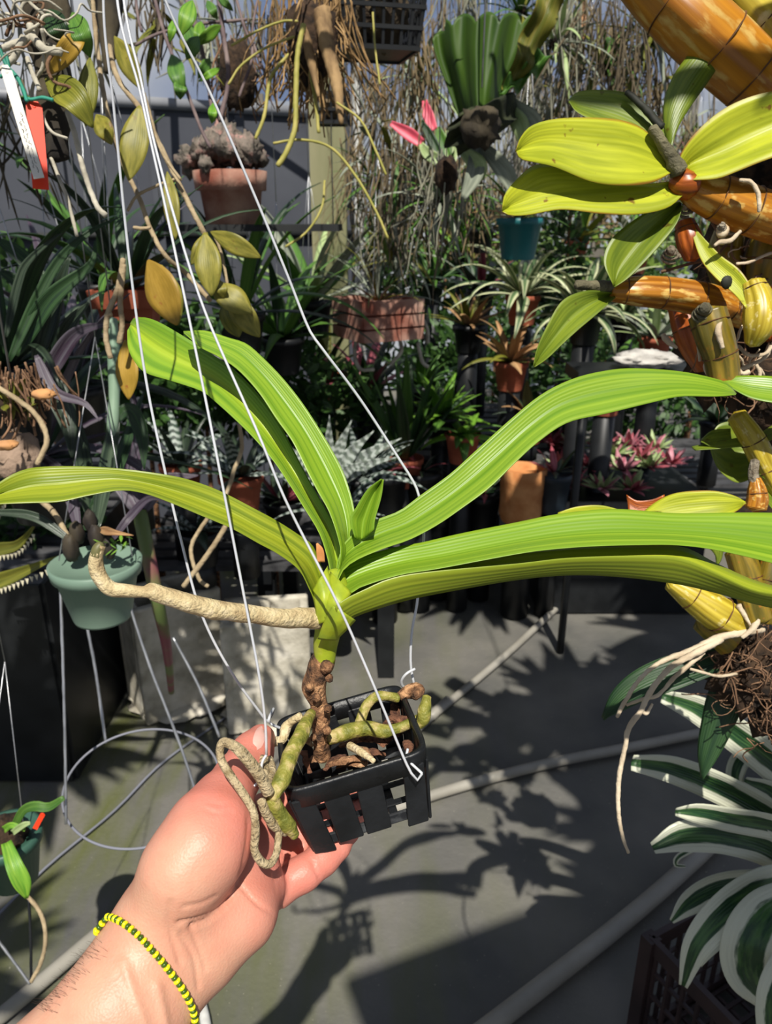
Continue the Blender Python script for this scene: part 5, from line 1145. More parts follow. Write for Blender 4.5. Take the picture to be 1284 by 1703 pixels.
# ---------------- staghorn fern ----------------
sf = thing('staghorn_fern', 'large upright green staghorn fern frond hanging at the top right of centre', 'fern', PY(800, 215, 1.9))
def fan(pts_l, pts_r, d0, d1, m, cam=.15, name='frond'):
    loft(MB(), [D(pts_l, d0, d1), D(pts_r, d0, d1)], n=40, m=17, camber=cam, thick=.003, wav=.03).build(name, m, sf)
DS = 1.78
Lg = cr([(784, 232), (758, 180), (740, 130), (724, 85), (716, 30)], 40); Rg = cr([(812, 232), (836, 180), (856, 125), (878, 75), (900, 10)], 40)
b = MB(); vs = []; uv = []; nu, nv = 60, 34
for j in range(nv):
    for i in range(nu):
        u = i/(nu-1); top = .86+.10*abs(math.sin(u*PI*4.5+.4))**.6+.05*math.sin(u*3+.5)-.10*(u < .12)
        v = j/(nv-1)*top; k = v*39; k0 = min(38, int(k)); fr_ = k-k0
        l_ = Lg[k0]*(1-fr_)+Lg[k0+1]*fr_; r_ = Rg[k0]*(1-fr_)+Rg[k0+1]*fr_
        q = l_*(1-u)+r_*u; dep = DS+.06-.05*v+.05*math.cos(u*PI*2)*(1-v*.4)+.012*math.sin(u*26)*v
        vs.append(P(q[0], q[1], dep)); uv.append((u, v))
fs = [(j*nu+i, j*nu+i+1, (j+1)*nu+i+1, (j+1)*nu+i) for j in range(nv-1) for i in range(nu-1)]
o = b.add(vs, fs, uv).build('frond', m_fern, sf); md = o.modifiers.new('thickness', 'SOLIDIFY'); md.thickness = .003
fan([(835, 150), (850, 110), (865, 60), (885, 20), (905, -60)], [(868, 130), (890, 95), (915, 55), (935, 10), (960, -60)], DS, DS-.05, m_ferny, .1)
fan([(830, 150), (845, 130), (870, 115), (890, 90)], [(838, 160), (860, 148), (890, 125), (925, 92)], DS, DS, m_gr, .1)
fan([(762, 190), (745, 215), (742, 240), (765, 255)], [(800, 170), (850, 160), (862, 195), (800, 240)], DS+.03, DS+.05, mat('shield_brown', (26, 32, 18), (56, 62, 34), 20, .9, bump=.6), .25, 'shield_frond')
b = MB(); blob(b, PY(800, 212, 1.97), .04, .35, 3, 24, 8, (1.1, .8, 1.0)); b.build('root_ball', m_dwood, sf)
for x, y, x2, y2, m_ in ((800, 240, 860, 330, m_gy), (790, 240, 770, 330, m_gy), (850, 170, 900, 230, m_gy), (842, 175, 868, 240, m_gw), (770, 250, 800, 300, m_gw)): strap(MB(), [(x, y, 1.85), ((x+x2)/2+10, (y+y2)/2, 1.83), (x2, y2, 1.85)], [16, 30, 10], n=14).build('old_frond', m_, sf)
c = PY(805, 60, 1.97); tube(MB(), [(c.x, c.y, c.z-.1), (c.x, c.y, 2.54)], .002, 6).build('hanging_wire', m_galv, sf)
# pink flower bromeliad
pf = thing('pink_bromeliad', 'small green air plant with two pink flower spikes beside the staghorn fern', 'bromeliad', PY(740, 280, 2.1))
for pts, w, m_ in (([(745, 275, 2.2), (712, 255, 2.2), (700, 238, 2.2)], [18, 18, 8], m_gw), ([(746, 275, 2.2), (735, 235, 2.2), (728, 210, 2.2)], [20, 22, 8], m_gr), ([(748, 275, 2.2), (752, 240, 2.2), (745, 215, 2.2)], [18, 22, 8], m_gw), ([(740, 275, 2.2), (715, 225, 2.2), (700, 200, 2.2)], [14, 14, 6], m_dk),
                   ([(702, 238, 2.2), (680, 222, 2.2), (650, 204, 2.2)], [14, 20, 8], mat('pink_bract', (206, 74, 96), (226, 108, 124), 20, .5)), ([(722, 215, 2.2), (712, 190, 2.2), (706, 166, 2.2)], [12, 18, 8], mat('pink_bract', (0, 0, 0)))):
    strap(MB(), pts, w, n=14, fold=.3).build('leaf' if m_.name != 'pink_bract' else 'flower_spike', m_, pf)
b = MB(); blob(b, PY(742, 290, 2.12), .03, .3, 3, 18, 4, (1, 1, 1.4)); b.build('root_ball', m_rm, pf); c = PY(742, 285, 2.12); tube(MB(), [c, (c.x, c.y, 2.54)], .0015, 5).build('hanging_wire', m_galv, pf)
# ---------------- hanging pots ----------------
c = PY(865, 362, 2.4); c2 = Vector((c.x, c.y, c.z))
t = rosette('hanging_pot', 'round teal plastic hanging pot right of centre under the yellow leaves', 'plant', c2, 16, .16, .02, [m_ol, m_gr, m_dr], (5, 80), .9, pot=(.066, .115, m_teal), hang=True)
c = PY(628, 500, 2.75); t = rosette('hanging_planter', 'square terracotta slatted planter with trailing roots at the centre', 'plant', c, 26, .28, .012, [m_gy, m_ol, m_dk], (10, 85), 1.2, pot=(.11, .0, m_terraw))
for o in [x for x in t.children if x.name.startswith('pot')]: bpy.data.objects.remove(o)
for k in range(3):
    for s in range(4):
        M = Matrix.Translation(c) @ Matrix.Rotation(s*PI/2+.5, 4, 'Z'); box(MB(), (-.115, -.12, -.045*k-.032), (.115, -.10, -.045*k+(.006 if k else .012)), M).build('slat', m_terraw, t, smooth=False)
box(MB(), (-.1, -.1, -.11), (.1, .1, -.02), Matrix.Translation(c) @ Matrix.Rotation(.5, 4, 'Z')).build('pot', m_terra, t, smooth=False)
for pts in ([(600, 520, 2.75), (590, 580, 2.75), (598, 612, 2.75), (622, 614, 2.75)], [(655, 540, 2.75), (668, 580, 2.75), (650, 605, 2.75)], [(680, 500, 2.75), (708, 540, 2.75), (712, 570, 2.75)], [(695, 570, 2.75), (702, 600, 2.75), (712, 610, 2.75)]): vine(t, pts, 3.2, m_grt, 'aerial_root')
hangers(t, c, .13, c.z)
# square clay pot at left
c = P(213, 478, 1.55); t = thing('clay_planter', 'square terracotta planter hanging behind the golden vine leaves at left', 'plant', c-Vector((0, 0, .1)))
b = MB(); M = Matrix.Rotation(.9, 4, 'Z'); lathe(b, [(.01, -.10), (.062, -.10), (.074, -.035), (.088, -.035), (.095, 0), (.083, 0), (.078, -.02), (.01, -.02)], c, 4, M); b.build('pot', m_terra, t, smooth=False)
rosette('', '', '', c, 18, .34, .028, [m_dk, m_gr, m_dk2], (15, 85), 1.0, t=t); hangers(t, c, .07, c.z)
# sage green hanging pot
c = P(158, 932, 1.22); sg = thing('hanging_pot', 'sage green plastic hanging pot with dark bulbs and strap leaves at left', 'plant', c-Vector((0, 0, .1)))
b = MB(); r = .068; lathe(b, [(.01, -.098), (r*.66, -.10), (r*.68, -.096), (r*.93, -.022), (r*1.02, -.021), (r*1.06, -.002), (r*1.0, 0), (r*.9, -.012), (.01, -.015)], c, 36); b.build('pot', m_sage, sg)
for x, y, rr in ((118, 905, 17), (128, 880, 15), (160, 888, 16), (182, 905, 14), (150, 860, 14)):
    b = MB(); blob(b, P(x, y+6, 1.2), rr/F*.95, .15, 2, 20, x, (1, 1, 1.8)); b.build('bulb', mat('bulb', (34, 28, 26), (70, 62, 46), 30, .7, stretch=(1, 1, .3)), sg)
for pts, w, m_ in (([(118, 905, 1.2), (95, 860, 1.22), (72, 835, 1.24), (60, 830, 1.25)], 9, m_vine), ([(150, 860, 1.2), (140, 780, 1.3), (120, 700, 1.35), (60, 620, 1.4)], 30, m_dk2), ([(160, 880, 1.2), (175, 790, 1.25), (190, 700, 1.3), (196, 600, 1.3)], 26, m_dk2), ([(185, 900, 1.2), (215, 860, 1.2), (250, 828, 1.25), (290, 838, 1.3)], 14, m_pb),
                   ([(165, 880, 1.2), (190, 885, 1.15), (222, 890, 1.15)], 14, m_dr), ([(120, 900, 1.2), (60, 860, 1.2), (0, 852, 1.2), (-60, 858, 1.2)], 16, m_dk2), ([(140, 880, 1.2), (200, 760, 1.3), (220, 700, 1.35), (240, 650, 1.4)], 24, m_dk), ([(130, 880, 1.22), (110, 800, 1.3), (70, 760, 1.35), (20, 740, 1.4)], 22, m_pb)):
    if m_ is m_vine: vine(sg, pts, 5)
    else: strap(MB(), pts, w, n=20, prof=lance, fold=.25).build('leaf', m_, sg)
for k in range(14): q = P(random.uniform(170, 225), random.uniform(895, 925), 1.19); put(leaf_tpl('s', .6, elp, m_br, .35), sg, q-Vector(sg['_o']), (0, -.8, random.uniform(0, 6)), (.016,)*3)
for x, y in ((98, 932), (220, 925)):
    tube(MB(), [P(x, y, 1.22), P(158, 560, 1.28), ], .0011, 5).build('hanging_wire', m_galv, sg)
q = P(158, 560, 1.28); tube(MB(), [q, (q.x, q.y, 2.54)], .0011, 5).build('hanging_wire', m_galv, sg)
# long reddish-green stalk behind that pot
st = thing('tall_stalk', 'tall leaning green and maroon stalk beside the sage green pot', 'plant', G(285, 1180))
ptube(MB(), [(232, 850, 1.5), (248, 930, 1.5), (262, 1000, 1.52), (278, 1080, 1.7), (285, 1150, 2.3)], [12, 12, 11, 8, 5], 12).build('stalk', mat('stalk_maroon', (96, 112, 62), (124, 56, 74), 9, .5, lo=.45, hi=.6), st)
for pts, w in (([(240, 850, 1.5), (225, 780, 1.5), (235, 720, 1.5), (215, 640, 1.5)], 30), ([(240, 850, 1.5), (270, 800, 1.5), (330, 790, 1.5)], 24), ([(236, 860, 1.5), (190, 800, 1.5), (130, 790, 1.5)], 24)): strap(MB(), pts, w, n=18, prof=lance).build('leaf', m_pb, st)
# spiny edged leaf plant at far left
sb = thing('spiny_bromeliad', 'spiny-edged bromeliad with pale teeth on the black bench at far left', 'bromeliad', P(-60, 960, 1.9))
for pts, w in (([(-80, 990, 1.7), (0, 965, 1.6), (50, 945, 1.55), (95, 925, 1.52)], 30), ([(-80, 940, 1.8), (-10, 915, 1.7), (30, 905, 1.65), (60, 870, 1.6)], 26), ([(-80, 900, 1.8), (-20, 870, 1.75), (10, 820, 1.7)], 26)):
    strap(MB(), pts, w, n=20, fold=.3, prof=lance).build('leaf', m_ol, sb)
    a = cr([tuple(P(*p)) for p in pts], 26)
    tb = MB()
    for k in range(1, 25):
        q = Vector(a[k])-UPV*(w*.46/F*1.6); tb.add([q+RGT*.004, q-RGT*.004, q-UPV*.012+RGT*.002, q-FWD*.003], [(0, 1, 2), (0, 2, 3), (1, 3, 2), (0, 3, 1)])
    tag(tb.build('teeth', mat('pale_teeth', (212, 204, 176), None), sb, smooth=False), kind='stuff')
# ---------------- low left: hoop wires and small potted staghorn ----------------
hp = thing('wire_hanger', 'wire hanger with a round hoop hanging low over the mossy floor', 'hanger', P(260, 1400, 1.25))
for pts in ([(100, 960, 1.25), (104, 1080, 1.25), (108, 1230, 1.25), (110, 1370, 1.25)], [(140, 1020, 1.45), (158, 1110, 1.45), (176, 1235, 1.45)], [(213, 1000, 1.25), (250, 1110, 1.25), (300, 1240, 1.25), (342, 1370, 1.25)], [(288, 1060, 1.4), (330, 1140, 1.4), (365, 1225, 1.4)]): vine(hp, pts, 2.6, m_galv, 'wire')
hoop = [P(235+125*math.cos(t)*1.05, 1312+98*math.sin(t)-18*math.cos(t), 1.32-.1*math.sin(t)) for t in [k*2*PI/40 for k in range(41)]]
tube(MB(), hoop, .0022, 7, seg=90).build('hoop', mat('pale_cord', (0, 0, 0)), hp)
bs = thing('small_staghorn', 'little potted fern with forked green leaves at the lower left edge', 'fern', P(10, 1480, 1.3))
c = P(8, 1385, 1.3); b = MB(); r = .055; lathe(b, [(.01, -.1), (r*.7, -.1), (r*.96, -.02), (r*1.05, -.018), (r*1.06, 0), (r*.95, 0), (.01, -.02)], c, 30); b.build('pot', mat('green_plastic', (46, 78, 66), (58, 92, 78), 6, .45), bs)
for pts, w, m_ in (([(22, 1378, 1.25), (38, 1348, 1.24), (58, 1340, 1.23), (80, 1342, 1.23), (106, 1326, 1.23)], [12, 14, 16, 14, 8], m_gr), ([(10, 1400, 1.24), (24, 1440, 1.22), (38, 1470, 1.22), (45, 1494, 1.23)], [16, 26, 26, 5], m_br), ([(20, 1385, 1.24), (38, 1372, 1.23), (50, 1368, 1.23)], [10, 10, 5], m_gw), ([(5, 1380, 1.25), (20, 1372, 1.24), (42, 1380, 1.24)], [12, 10, 5], m_br)):
    strap(MB(), pts, w, n=16, fold=.2).build('leaf', m_, bs)
name_tag('name_tag', 'small red-orange tag stuck in the little fern pot at lower left', (72, 1352), (58, 1378), 8, mat('tag_orange', (0, 0, 0)), 1.23, False)
blob(MB(), P(8, 1390, 1.29), .035, .3, 3, 20, 6).build('moss_ball', m_rm, bs)
for x in (-30, 40): tube(MB(), [P(x, 1380, 1.3), P(8, 1100, 1.3)], .001, 5).build('hanging_wire', m_galv, bs)
q = P(8, 1100, 1.3); tube(MB(), [q, (q.x, q.y, 2.54)], .001, 5).build('hanging_wire', m_galv, bs)
dp = thing('drip_loop', 'brown and grey tubing loop hanging under the little fern at lower left', 'tube', P(50, 1640, 1.3))
for pts, r, m_ in (([(-30, 1455, 1.3), (10, 1462, 1.3), (45, 1490, 1.3), (68, 1520, 1.3), (76, 1560, 1.3), (68, 1600, 1.3), (52, 1632, 1.3)], 3.5, m_vine), ([(-10, 1555, 1.32), (20, 1595, 1.32), (50, 1636, 1.32)], 2.5, m_galv), ([(48, 1496, 1.32), (51, 1560, 1.32), (52, 1634, 1.32)], 2.5, m_black)): vine(dp, pts, r, m_, 'tubing')
# ---------------- plants on the benches ----------------
def PZ(x, y, z): return G(x, y, z)
# big dark straps at left
L1 = [('dark strap-leaved plant arching at the far left edge', (10, 610), 1.35, 16, .42, .034, [m_dk, m_dk2], (10, 80), 1.1),
      ('dark glossy plant behind the hanging clay planter', (120, 640), 1.75, 16, .48, .045, [m_dk2, m_pb, m_dk], (10, 80), 1.1),
      ('low dark plant over the sage green pot', (60, 760), 1.5, 14, .40, .04, [m_dk, m_pb], (0, 70), 1.0),
      ('green strap plant in front of the grey wall at left', (170, 470), 2.4, 14, .5, .04, [m_dk, m_gr], (20, 85), 1.1),
      ('arching dark plant below the mossy clay pot', (400, 520), 2.5, 18, .5, .035, [m_dk, m_gr, m_dk2], (5, 85), 1.2),
      ('dark leafy bromeliad left of the wooden post base', (470, 560), 2.8, 18, .42, .05, [m_dk, m_gr], (10, 80), 1.0),
      ('grey-green agave-like plant in front of the timber post', (520, 500), 3.1, 14, .45, .06, [m_gw, m_gr, m_gy], (25, 85), .6)]
for lab, (x, y), Y, n, ln, w, ms, el, bd in L1:
    c = PY(x, y, Y); pr = .075
    t = rosette('strap_plant', lab, 'plant', c, n, ln, w, ms, el, bd, pot=(pr, .13, m_black), hang=True)
for pts, w, m_ in (([(15, 600, 1.2), (60, 500, 1.2), (100, 430, 1.2), (150, 385, 1.2), (200, 360, 1.22)], 18, m_dk), ([(25, 590, 1.22), (80, 500, 1.2), (150, 440, 1.2), (158, 400, 1.2)], 30, m_dk), ([(10, 560, 1.2), (30, 470, 1.2), (50, 430, 1.2), (110, 380, 1.2)], 14, m_dk2), ([(60, 600, 1.25), (90, 500, 1.22), (110, 440, 1.2), (118, 425, 1.2)], 34, m_dk2), ([(70, 640, 1.25), (120, 560, 1.22), (170, 540, 1.2), (182, 545, 1.2)], 28, m_pb), ([(90, 600, 1.3), (115, 540, 1.28), (150, 500, 1.28)], 26, m_dk2),
                   ([(0, 400, 1.3), (40, 430, 1.3), (80, 480, 1.3), (100, 520, 1.3)], 26, m_dk), ([(0, 450, 1.3), (50, 480, 1.3), (100, 510, 1.3)], 20, m_dk), ([(60, 590, 1.1), (90, 650, 1.1), (140, 670, 1.1), (166, 700, 1.1)], 18, m_pb), ([(70, 600, 1.3), (110, 690, 1.3), (120, 760, 1.3)], 40, m_dk2)): 
    strap(MB(), pts, w, n=22, prof=lance, fold=.25).build('leaf', m_, bpy.data.objects['strap_plant'])



pd = thing('pandan_plant', 'pale teal cylindrical-jointed stem hanging below the clay planter', 'plant', P(190, 760, 1.3))
ptube(MB(), [(186, 530, 1.3), (190, 600, 1.3), (190, 660, 1.3), (188, 700, 1.3), (182, 760, 1.3)], [9, 11, 9, 10, 5], 12).build('stem', mat('teal_stem', (112, 138, 116), (138, 160, 136), 10, .5), pd)
for pts, w, m_ in (([(190, 720, 1.3), (178, 760, 1.3), (176, 800, 1.3)], 16, m_gr), ([(192, 700, 1.3), (215, 680, 1.3), (235, 720, 1.3), (240, 780, 1.3)], 26, m_dk)): strap(MB(), pts, w, n=14, prof=lance).build('leaf', m_, pd)
q = P(186, 530, 1.3); tube(MB(), [q, (q.x, q.y, 2.54)], .0012, 5).build('hanging_wire', m_galv, pd)
# woody clump with tan tufts at left edge
wc = rootclump('root_clump', 'tangle of dry brown roots and buds hanging at the left edge', 'plant', (20, 640), .035, 90, 90, m_rtb, 1.1, (26, 60))
for pts, r in (([(-10, 640, 1.05), (30, 665, 1.05), (60, 690, 1.05), (78, 730, 1.05), (62, 772, 1.05)], 4.5),): vine(wc, pts, r)
for x, y in ((72, 655), (10, 740)): b = MB(); blob(b, P(x, y, 1.05), 14/F*1.05, .3, 3, 16, x, (1.4, 1, .6)); b.build('dry_bud', mat('dry_bud', (200, 146, 92), (176, 130, 90), 30, .8), wc)
for k in range(12): put(leaf_tpl('s', .6, elp, m_ol, .3), wc, P(random.uniform(0, 50), random.uniform(660, 700), 1.08)-Vector(wc['_o']), (0, -random.uniform(.2, 1.4), random.uniform(0, 6)), (.04,)*3)
b = MB(); blob(b, P(22, 760, 1.3), .045, .35, 3, 20, 44, (1, 1, .9)); b.build('cork_chunk', mat('cork_pinkish', (128, 108, 92), (170, 146, 126), 20, .9, bump=1), wc)
# rows of potted plants: (label, px, py, Y, n, length, width, mats, elev, bend, kind)
ROW = [
 ('silver banded bromeliad nearest the held orchid, behind its middle', 600, 790, 2.45, 16, .24, .045, m_sil, (5, 70), .7),
 ('silver banded bromeliad low behind the small new leaf', 560, 850, 2.3, 14, .20, .04, m_sil, (5, 60), .7),
 ('silver banded bromeliad under the two upright left leaves', 400, 790, 2.35, 18, .24, .04, [m_sil, m_dk2], (5, 70), .8),
 ('dark banded bromeliad left of the thin grey vine', 300, 770, 2.5, 18, .24, .04, [m_sil, m_dk2], (5, 75), .8),
 ('small banded bromeliad at the edge of the low bench', 330, 880, 2.28, 12, .18, .035, [m_sil, m_dk2], (5, 65), .7),
 ('dark red bromeliad between banded bromeliads', 470, 830, 2.6, 14, .2, .04, [m_dk2, m_red], (10, 70), .6),
 ('tall dark green upright plant at the centre', 675, 760, 3.0, 16, .42, .05, [m_dk, m_gr], (55, 88), .3),
 ('bright green rosette plant left of the variegated clump', 735, 690, 3.1, 26, .2, .055, [m_br, m_gr], (0, 80), .7),
 ('bright green plant low at centre with drooping leaves', 770, 720, 3.0, 16, .18, .05, [m_gr, m_br], (-20, 50), .9),
 ('green leafy plant behind the bright green rosette', 700, 640, 3.6, 20, .26, .045, [m_gr, m_dk], (10, 80), .7),
 ('dark plant under the terracotta planter', 610, 650, 3.3, 18, .3, .05, [m_dk, m_dk2, m_red], (10, 80), .8),
 ('olive plant beside the wooden post foot', 540, 620, 3.4, 16, .3, .04, [m_dk, m_ol], (20, 85), .8),
 ('cream-edged arching plant at right of centre', 870, 490, 3.3, 26, .36, .05, [m_sp], (0, 75), 1.5),
 ('cream-edged drooping plant behind the olive cane leaf', 975, 520, 3.1, 26, .36, .055, [m_sp], (0, 75), 1.5),
 ('cream-edged plant high beside the dark leafy column', 1040, 520, 3.6, 20, .3, .05, [m_sp, m_gw], (0, 75), 1.3),
 ('dry brown and green bromeliad under the cream-edged plant', 850, 600, 3.2, 18, .24, .04, [m_dr, m_ol, m_dr], (0, 80), .9),
 ('pinkish brown succulent cluster at mid right', 780, 540, 3.5, 18, .2, .035, [m_shb if False else m_dr, m_ol], (10, 80), .7),
 ('dark maroon bromeliad behind the terracotta planter', 800, 480, 4.0, 16, .3, .05, [m_red, m_dk, m_dk2], (10, 70), .7),
 ('grey-leaved plant above the bark slab', 1090, 560, 3.4, 18, .26, .04, [m_gy, m_gw], (10, 75), .8),
 ('green plant left of the bark slab', 1010, 640, 3.1, 18, .26, .045, [m_dk, m_gr], (5, 75), .9),
 ('small dark plant over the brown pot', 880, 690, 3.2, 16, .2, .04, [m_dk2, m_dr, m_dk], (5, 70), .8),
 ('dark plant behind the brown pot', 935, 720, 3.4, 16, .24, .045, [m_dk, m_dk2], (5, 70), .8),
 ('dark leafy plant in the shade right of the red bromeliads', 1190, 700, 3.5, 16, .26, .045, [m_dk, m_dk2], (5, 70), .8),
 ('rear olive plant near the timber post', 620, 420, 4.9, 20, .4, .05, [m_gr, m_ol, m_gy], (10, 85), .8),
 ('rear green plant right of the terracotta planter', 720, 470, 4.9, 20, .4, .05, [m_gr, m_dk], (10, 85), .9),
 ('rear yellow-green plant left of the teal pot', 770, 420, 5.1, 20, .36, .05, [m_br, m_ol], (10, 85), .9),
 ('rear plant right of the teal pot', 960, 400, 5.0, 20, .4, .06, [m_gr, m_gy, m_ol], (10, 85), .9),
 ('rear plant seen under the top yellow leaves', 1060, 420, 4.9, 20, .4, .06, [m_gw, m_dk, m_gr], (10, 85), .9),
]
for lab, x, y, Y, n, ln, w, ms, el, bd in ROW:
    c = PY(x, y, Y)
    z0 = 0.0
    if Y < 3.15 and x < 660: z0 = .47
    elif Y < 3.15: z0 = 0
    elif Y < 4.6: z0 = .62 if x < 930 else .40
    else: z0 = 0
    h = .12; t = rosette('bromeliad', lab, 'bromeliad', c, n, ln, w, ms, el, bd, pot=(.07, h, random.choice([m_black, m_black, m_terra])))
    if c.z-h > z0+.03: 
        tube(MB(), [(c.x, c.y, z0+.001), (c.x, c.y, c.z-h)], .045, 14).build('pot_stand', m_black, t)
m_sil2 = leafmat('banded_bright', (96, 108, 98), (124, 134, 122), band=(176, 184, 176), bn=10, stripe=3, rough=.5, tr=.05)
sx_ = thing('bromeliad', 'bright silver banded bromeliad with long leaves fanning right behind the new leaf', 'bromeliad', P(545, 860, 2.5))
for tip_, w in (((668, 728), 26), ((622, 716), 26), ((585, 698), 24), ((548, 690), 22), ((660, 760), 22), ((500, 700), 22), ((470, 740), 24), ((615, 770), 22), ((530, 720), 22)):
    bx_, by_ = 545, 815; strap(MB(), [(bx_, by_, 2.3), ((bx_+tip_[0])/2, (by_+tip_[1])/2-12, 2.24), (tip_[0], tip_[1], 2.2)], [w*.7, w, w*.5], n=18, fold=.2, prof=lance).build('leaf', m_sil2, sx_)
potpart(sx_, P(545, 815, 2.3)-Vector((0, 0, .11)), .06, .11, m_black)
# red bromeliad bed
mats_n = [m_red, m_pk, m_gw, m_red]
k = 0
for (x, y, Y) in ((915, 735, 3.30), (955, 745, 3.25), (1000, 740, 3.3), (1045, 740, 3.3), (1090, 745, 3.3), (935, 775, 3.15), (985, 775, 3.15), (1035, 780, 3.12), (1080, 775, 3.15), (1115, 770, 3.2), (1000, 810, 3.0), (1050, 812, 3.0), (950, 805, 3.05), (1020, 755, 3.22), (1065, 760, 3.22)):
    c = PY(x, y, Y)
    lab = ('small %s bromeliad rosette in the red bed, %s' % (['maroon and pink', 'pink-centred', 'pale green and red'][k % 3], ['front', 'middle', 'back'][0 if Y < 3.1 else 1 if Y < 3.22 else 2])+[' row far left', ' row left', ' row centre', ' row right', ' row far right'][min(4, int((x-905)/44))])
    rosette('red_bromeliad', lab, 'bromeliad', c, 22, .085, .03, mats_n[k % 3:k % 3+2], (5, 75), .5, kind='r', group='red and pink bromeliads massed in a tray'); k += 1
c = PY(1020, 790, 3.2)
tag(box(MB(), (c.x-.34, 2.95, .0), (c.x+.34, 3.42, PY(1020, 790, 3.2).z-.03)).build('planting_tray', m_black, None, smooth=False), 'black tray block holding the massed red bromeliads', 'tray')
# brown pot and black pots below the bench
c = PY(865, 862, 2.95); t = thing('brown_pot', 'crumpled tan fibre pot standing under the middle leaf', 'pot', Vector((c.x, c.y, c.z)))
b = MB(); lathe(b, [(.01, 0), (.082, 0), (.088, .03), (.086, .10), (.094, .17), (.09, .22), (.08, .222), (.07, .2), (.01, .19)], c, 40)
for i, v in enumerate(b.v): 
    d = v-c; b.v[i] = c+Vector((d.x, d.y, 0))*(1+.1*mnoise.noise(v*22))+Vector((0, 0, d.z))
b.build('pot', mat('tan_fibre', (176, 112, 62), (206, 146, 92), 14, .85, bump=1, bscale=30), t)
tube(MB(), [(c.x, c.y, 0), (c.x, c.y, c.z)], .06, 16).build('pot_foot', m_black, t)
for lab, x, y, Y, r, h, m_ in (('black nursery pot right beside the brown fibre pot', 918, 850, 2.95, .07, .17, mat('blueblack_plastic', (32, 42, 52), (44, 56, 66), 8, .5)), ('black nursery pot at the foot of the middle bench', 800, 880, 3.1, .08, .17, m_black), ('black pot in shadow behind the held orchid', 640, 860, 2.9, .09, .2, m_black), ('black pot with red plant in shadow at centre', 700, 850, 3.0, .08, .18, m_black)):
    c = PY(x, y, Y); t = rosette('potted_plant', lab, 'plant', Vector((c.x, c.y, max(c.z, .01)+h)), 10, .14, .03, [m_dk, m_red, m_dk2], (10, 70), .8, pot=(r, h, m_)); 
    if c.z > .05: tube(MB(), [(c.x, c.y, 0), (c.x, c.y, c.z)], r*.6, 12).build('pot_foot', m_black, t)
for lab, x, y, w, h in (('white block on the floor behind the leaf bases', 740, 900, .10, .16), ('small white block right of the leaf bases', 700, 905, .08, .10)):
    g = G(x, y); o = box(MB(), (g.x-w/2, g.y-.05, 0), (g.x+w/2, g.y+.06, h)).build('white_block', m_conc, None, smooth=False); md = o.modifiers.new('bevel', 'BEVEL'); md.width = .012; md.segments = 3; tag(o, lab, 'block')
# bark slab
c = P(1078, 597, 2.6); b = MB(); blob(b, c, .095, .35, 3, 36, 21, (1.15, .7, .30)); t = tag(b.build('bark_slab', mat('silver_bark', (150, 146, 140), (196, 192, 184), 14, .9, bump=1, bscale=50, stretch=(1, 1, 4))), 'weathered silver-grey bark slab on a dark shelf right of centre', 'bark')
box(MB(), (c.x-.25, c.y-.08, c.z-.07), (c.x+.5, c.y+.12, c.z-.03)).build('slab_shelf', m_black, None, smooth=False)
o = bpy.data.objects['slab_shelf']; tag(o, 'dark board shelf under the silver bark slab', 'shelf')
for sx in (-.2, .45): tube(MB(), [(c.x+sx, c.y+.02, 0), (c.x+sx, c.y+.02, c.z-.071)], .015, 8).build('shelf_leg', m_black, o)
# leafy column of small dark leaves
c = PY(935, 445, 3.4); shrub('leafy_vine', 'column of tiny dark green leaves hanging between the cream-edged plants', c, .1, m_shr, 700, .035, (1, 1, 2.6), stem=2.5)
c = PY(1010, 330, 4.2)
# backing shrubs
SH = [('dark shrub behind the grey wall corner', 600, 480, 5.6, .45, m_shr), ('dark green shrub in the rear right of the timber post', 680, 520, 5.2, .4, m_shr), ('mid green shrub behind the teal pot', 830, 430, 6.0, .5, m_shr2), ('dark shrub far right of centre', 930, 540, 5.2, .42, m_shr), ('shrub under the yellow leaves at rear', 1040, 500, 5.8, .5, m_shr2), ('dark shrub at rear right edge', 1180, 480, 5.6, .55, m_shr), ('dark shrub low behind the middle bench', 780, 620, 4.8, .4, m_shr),
      ('dark low shrub under the rear bench right side', 1000, 620, 4.6, .42, m_shr), ('shaded shrub behind the low right bench', 1150, 640, 4.6, .42, m_shr), ('dark shrub behind banded bromeliads', 440, 640, 3.05, .26, m_shr), ('dark shrub left of banded bromeliads', 330, 620, 2.95, .24, m_shr), ('dark undergrowth behind the sage green pot', 230, 620, 2.75, .26, m_shr), ('dark undergrowth at far left rear', 60, 560, 2.7, .3, m_shr), ('undergrowth below the timber post', 540, 690, 3.2, .24, m_shr), ('dark undergrowth at far left under the spiny bromeliad', 40, 880, 2.3, .2, m_shr), ('tan and green shrub at rear centre', 740, 360, 5.6, .38, m_shb), ('tan shrub rear right', 980, 300, 6.2, .5, m_shb), ('pale green shrub rear right', 1120, 330, 6.4, .5, m_shr2)]
for lab, x, y, Y, r, m_ in SH: c = PY(x, y, Y); shrub('shrub', lab, c, r, m_, int(900 if r > .3 else 700), .075 if Y > 4 else .06, (1.15, .8, .95), stem=0)
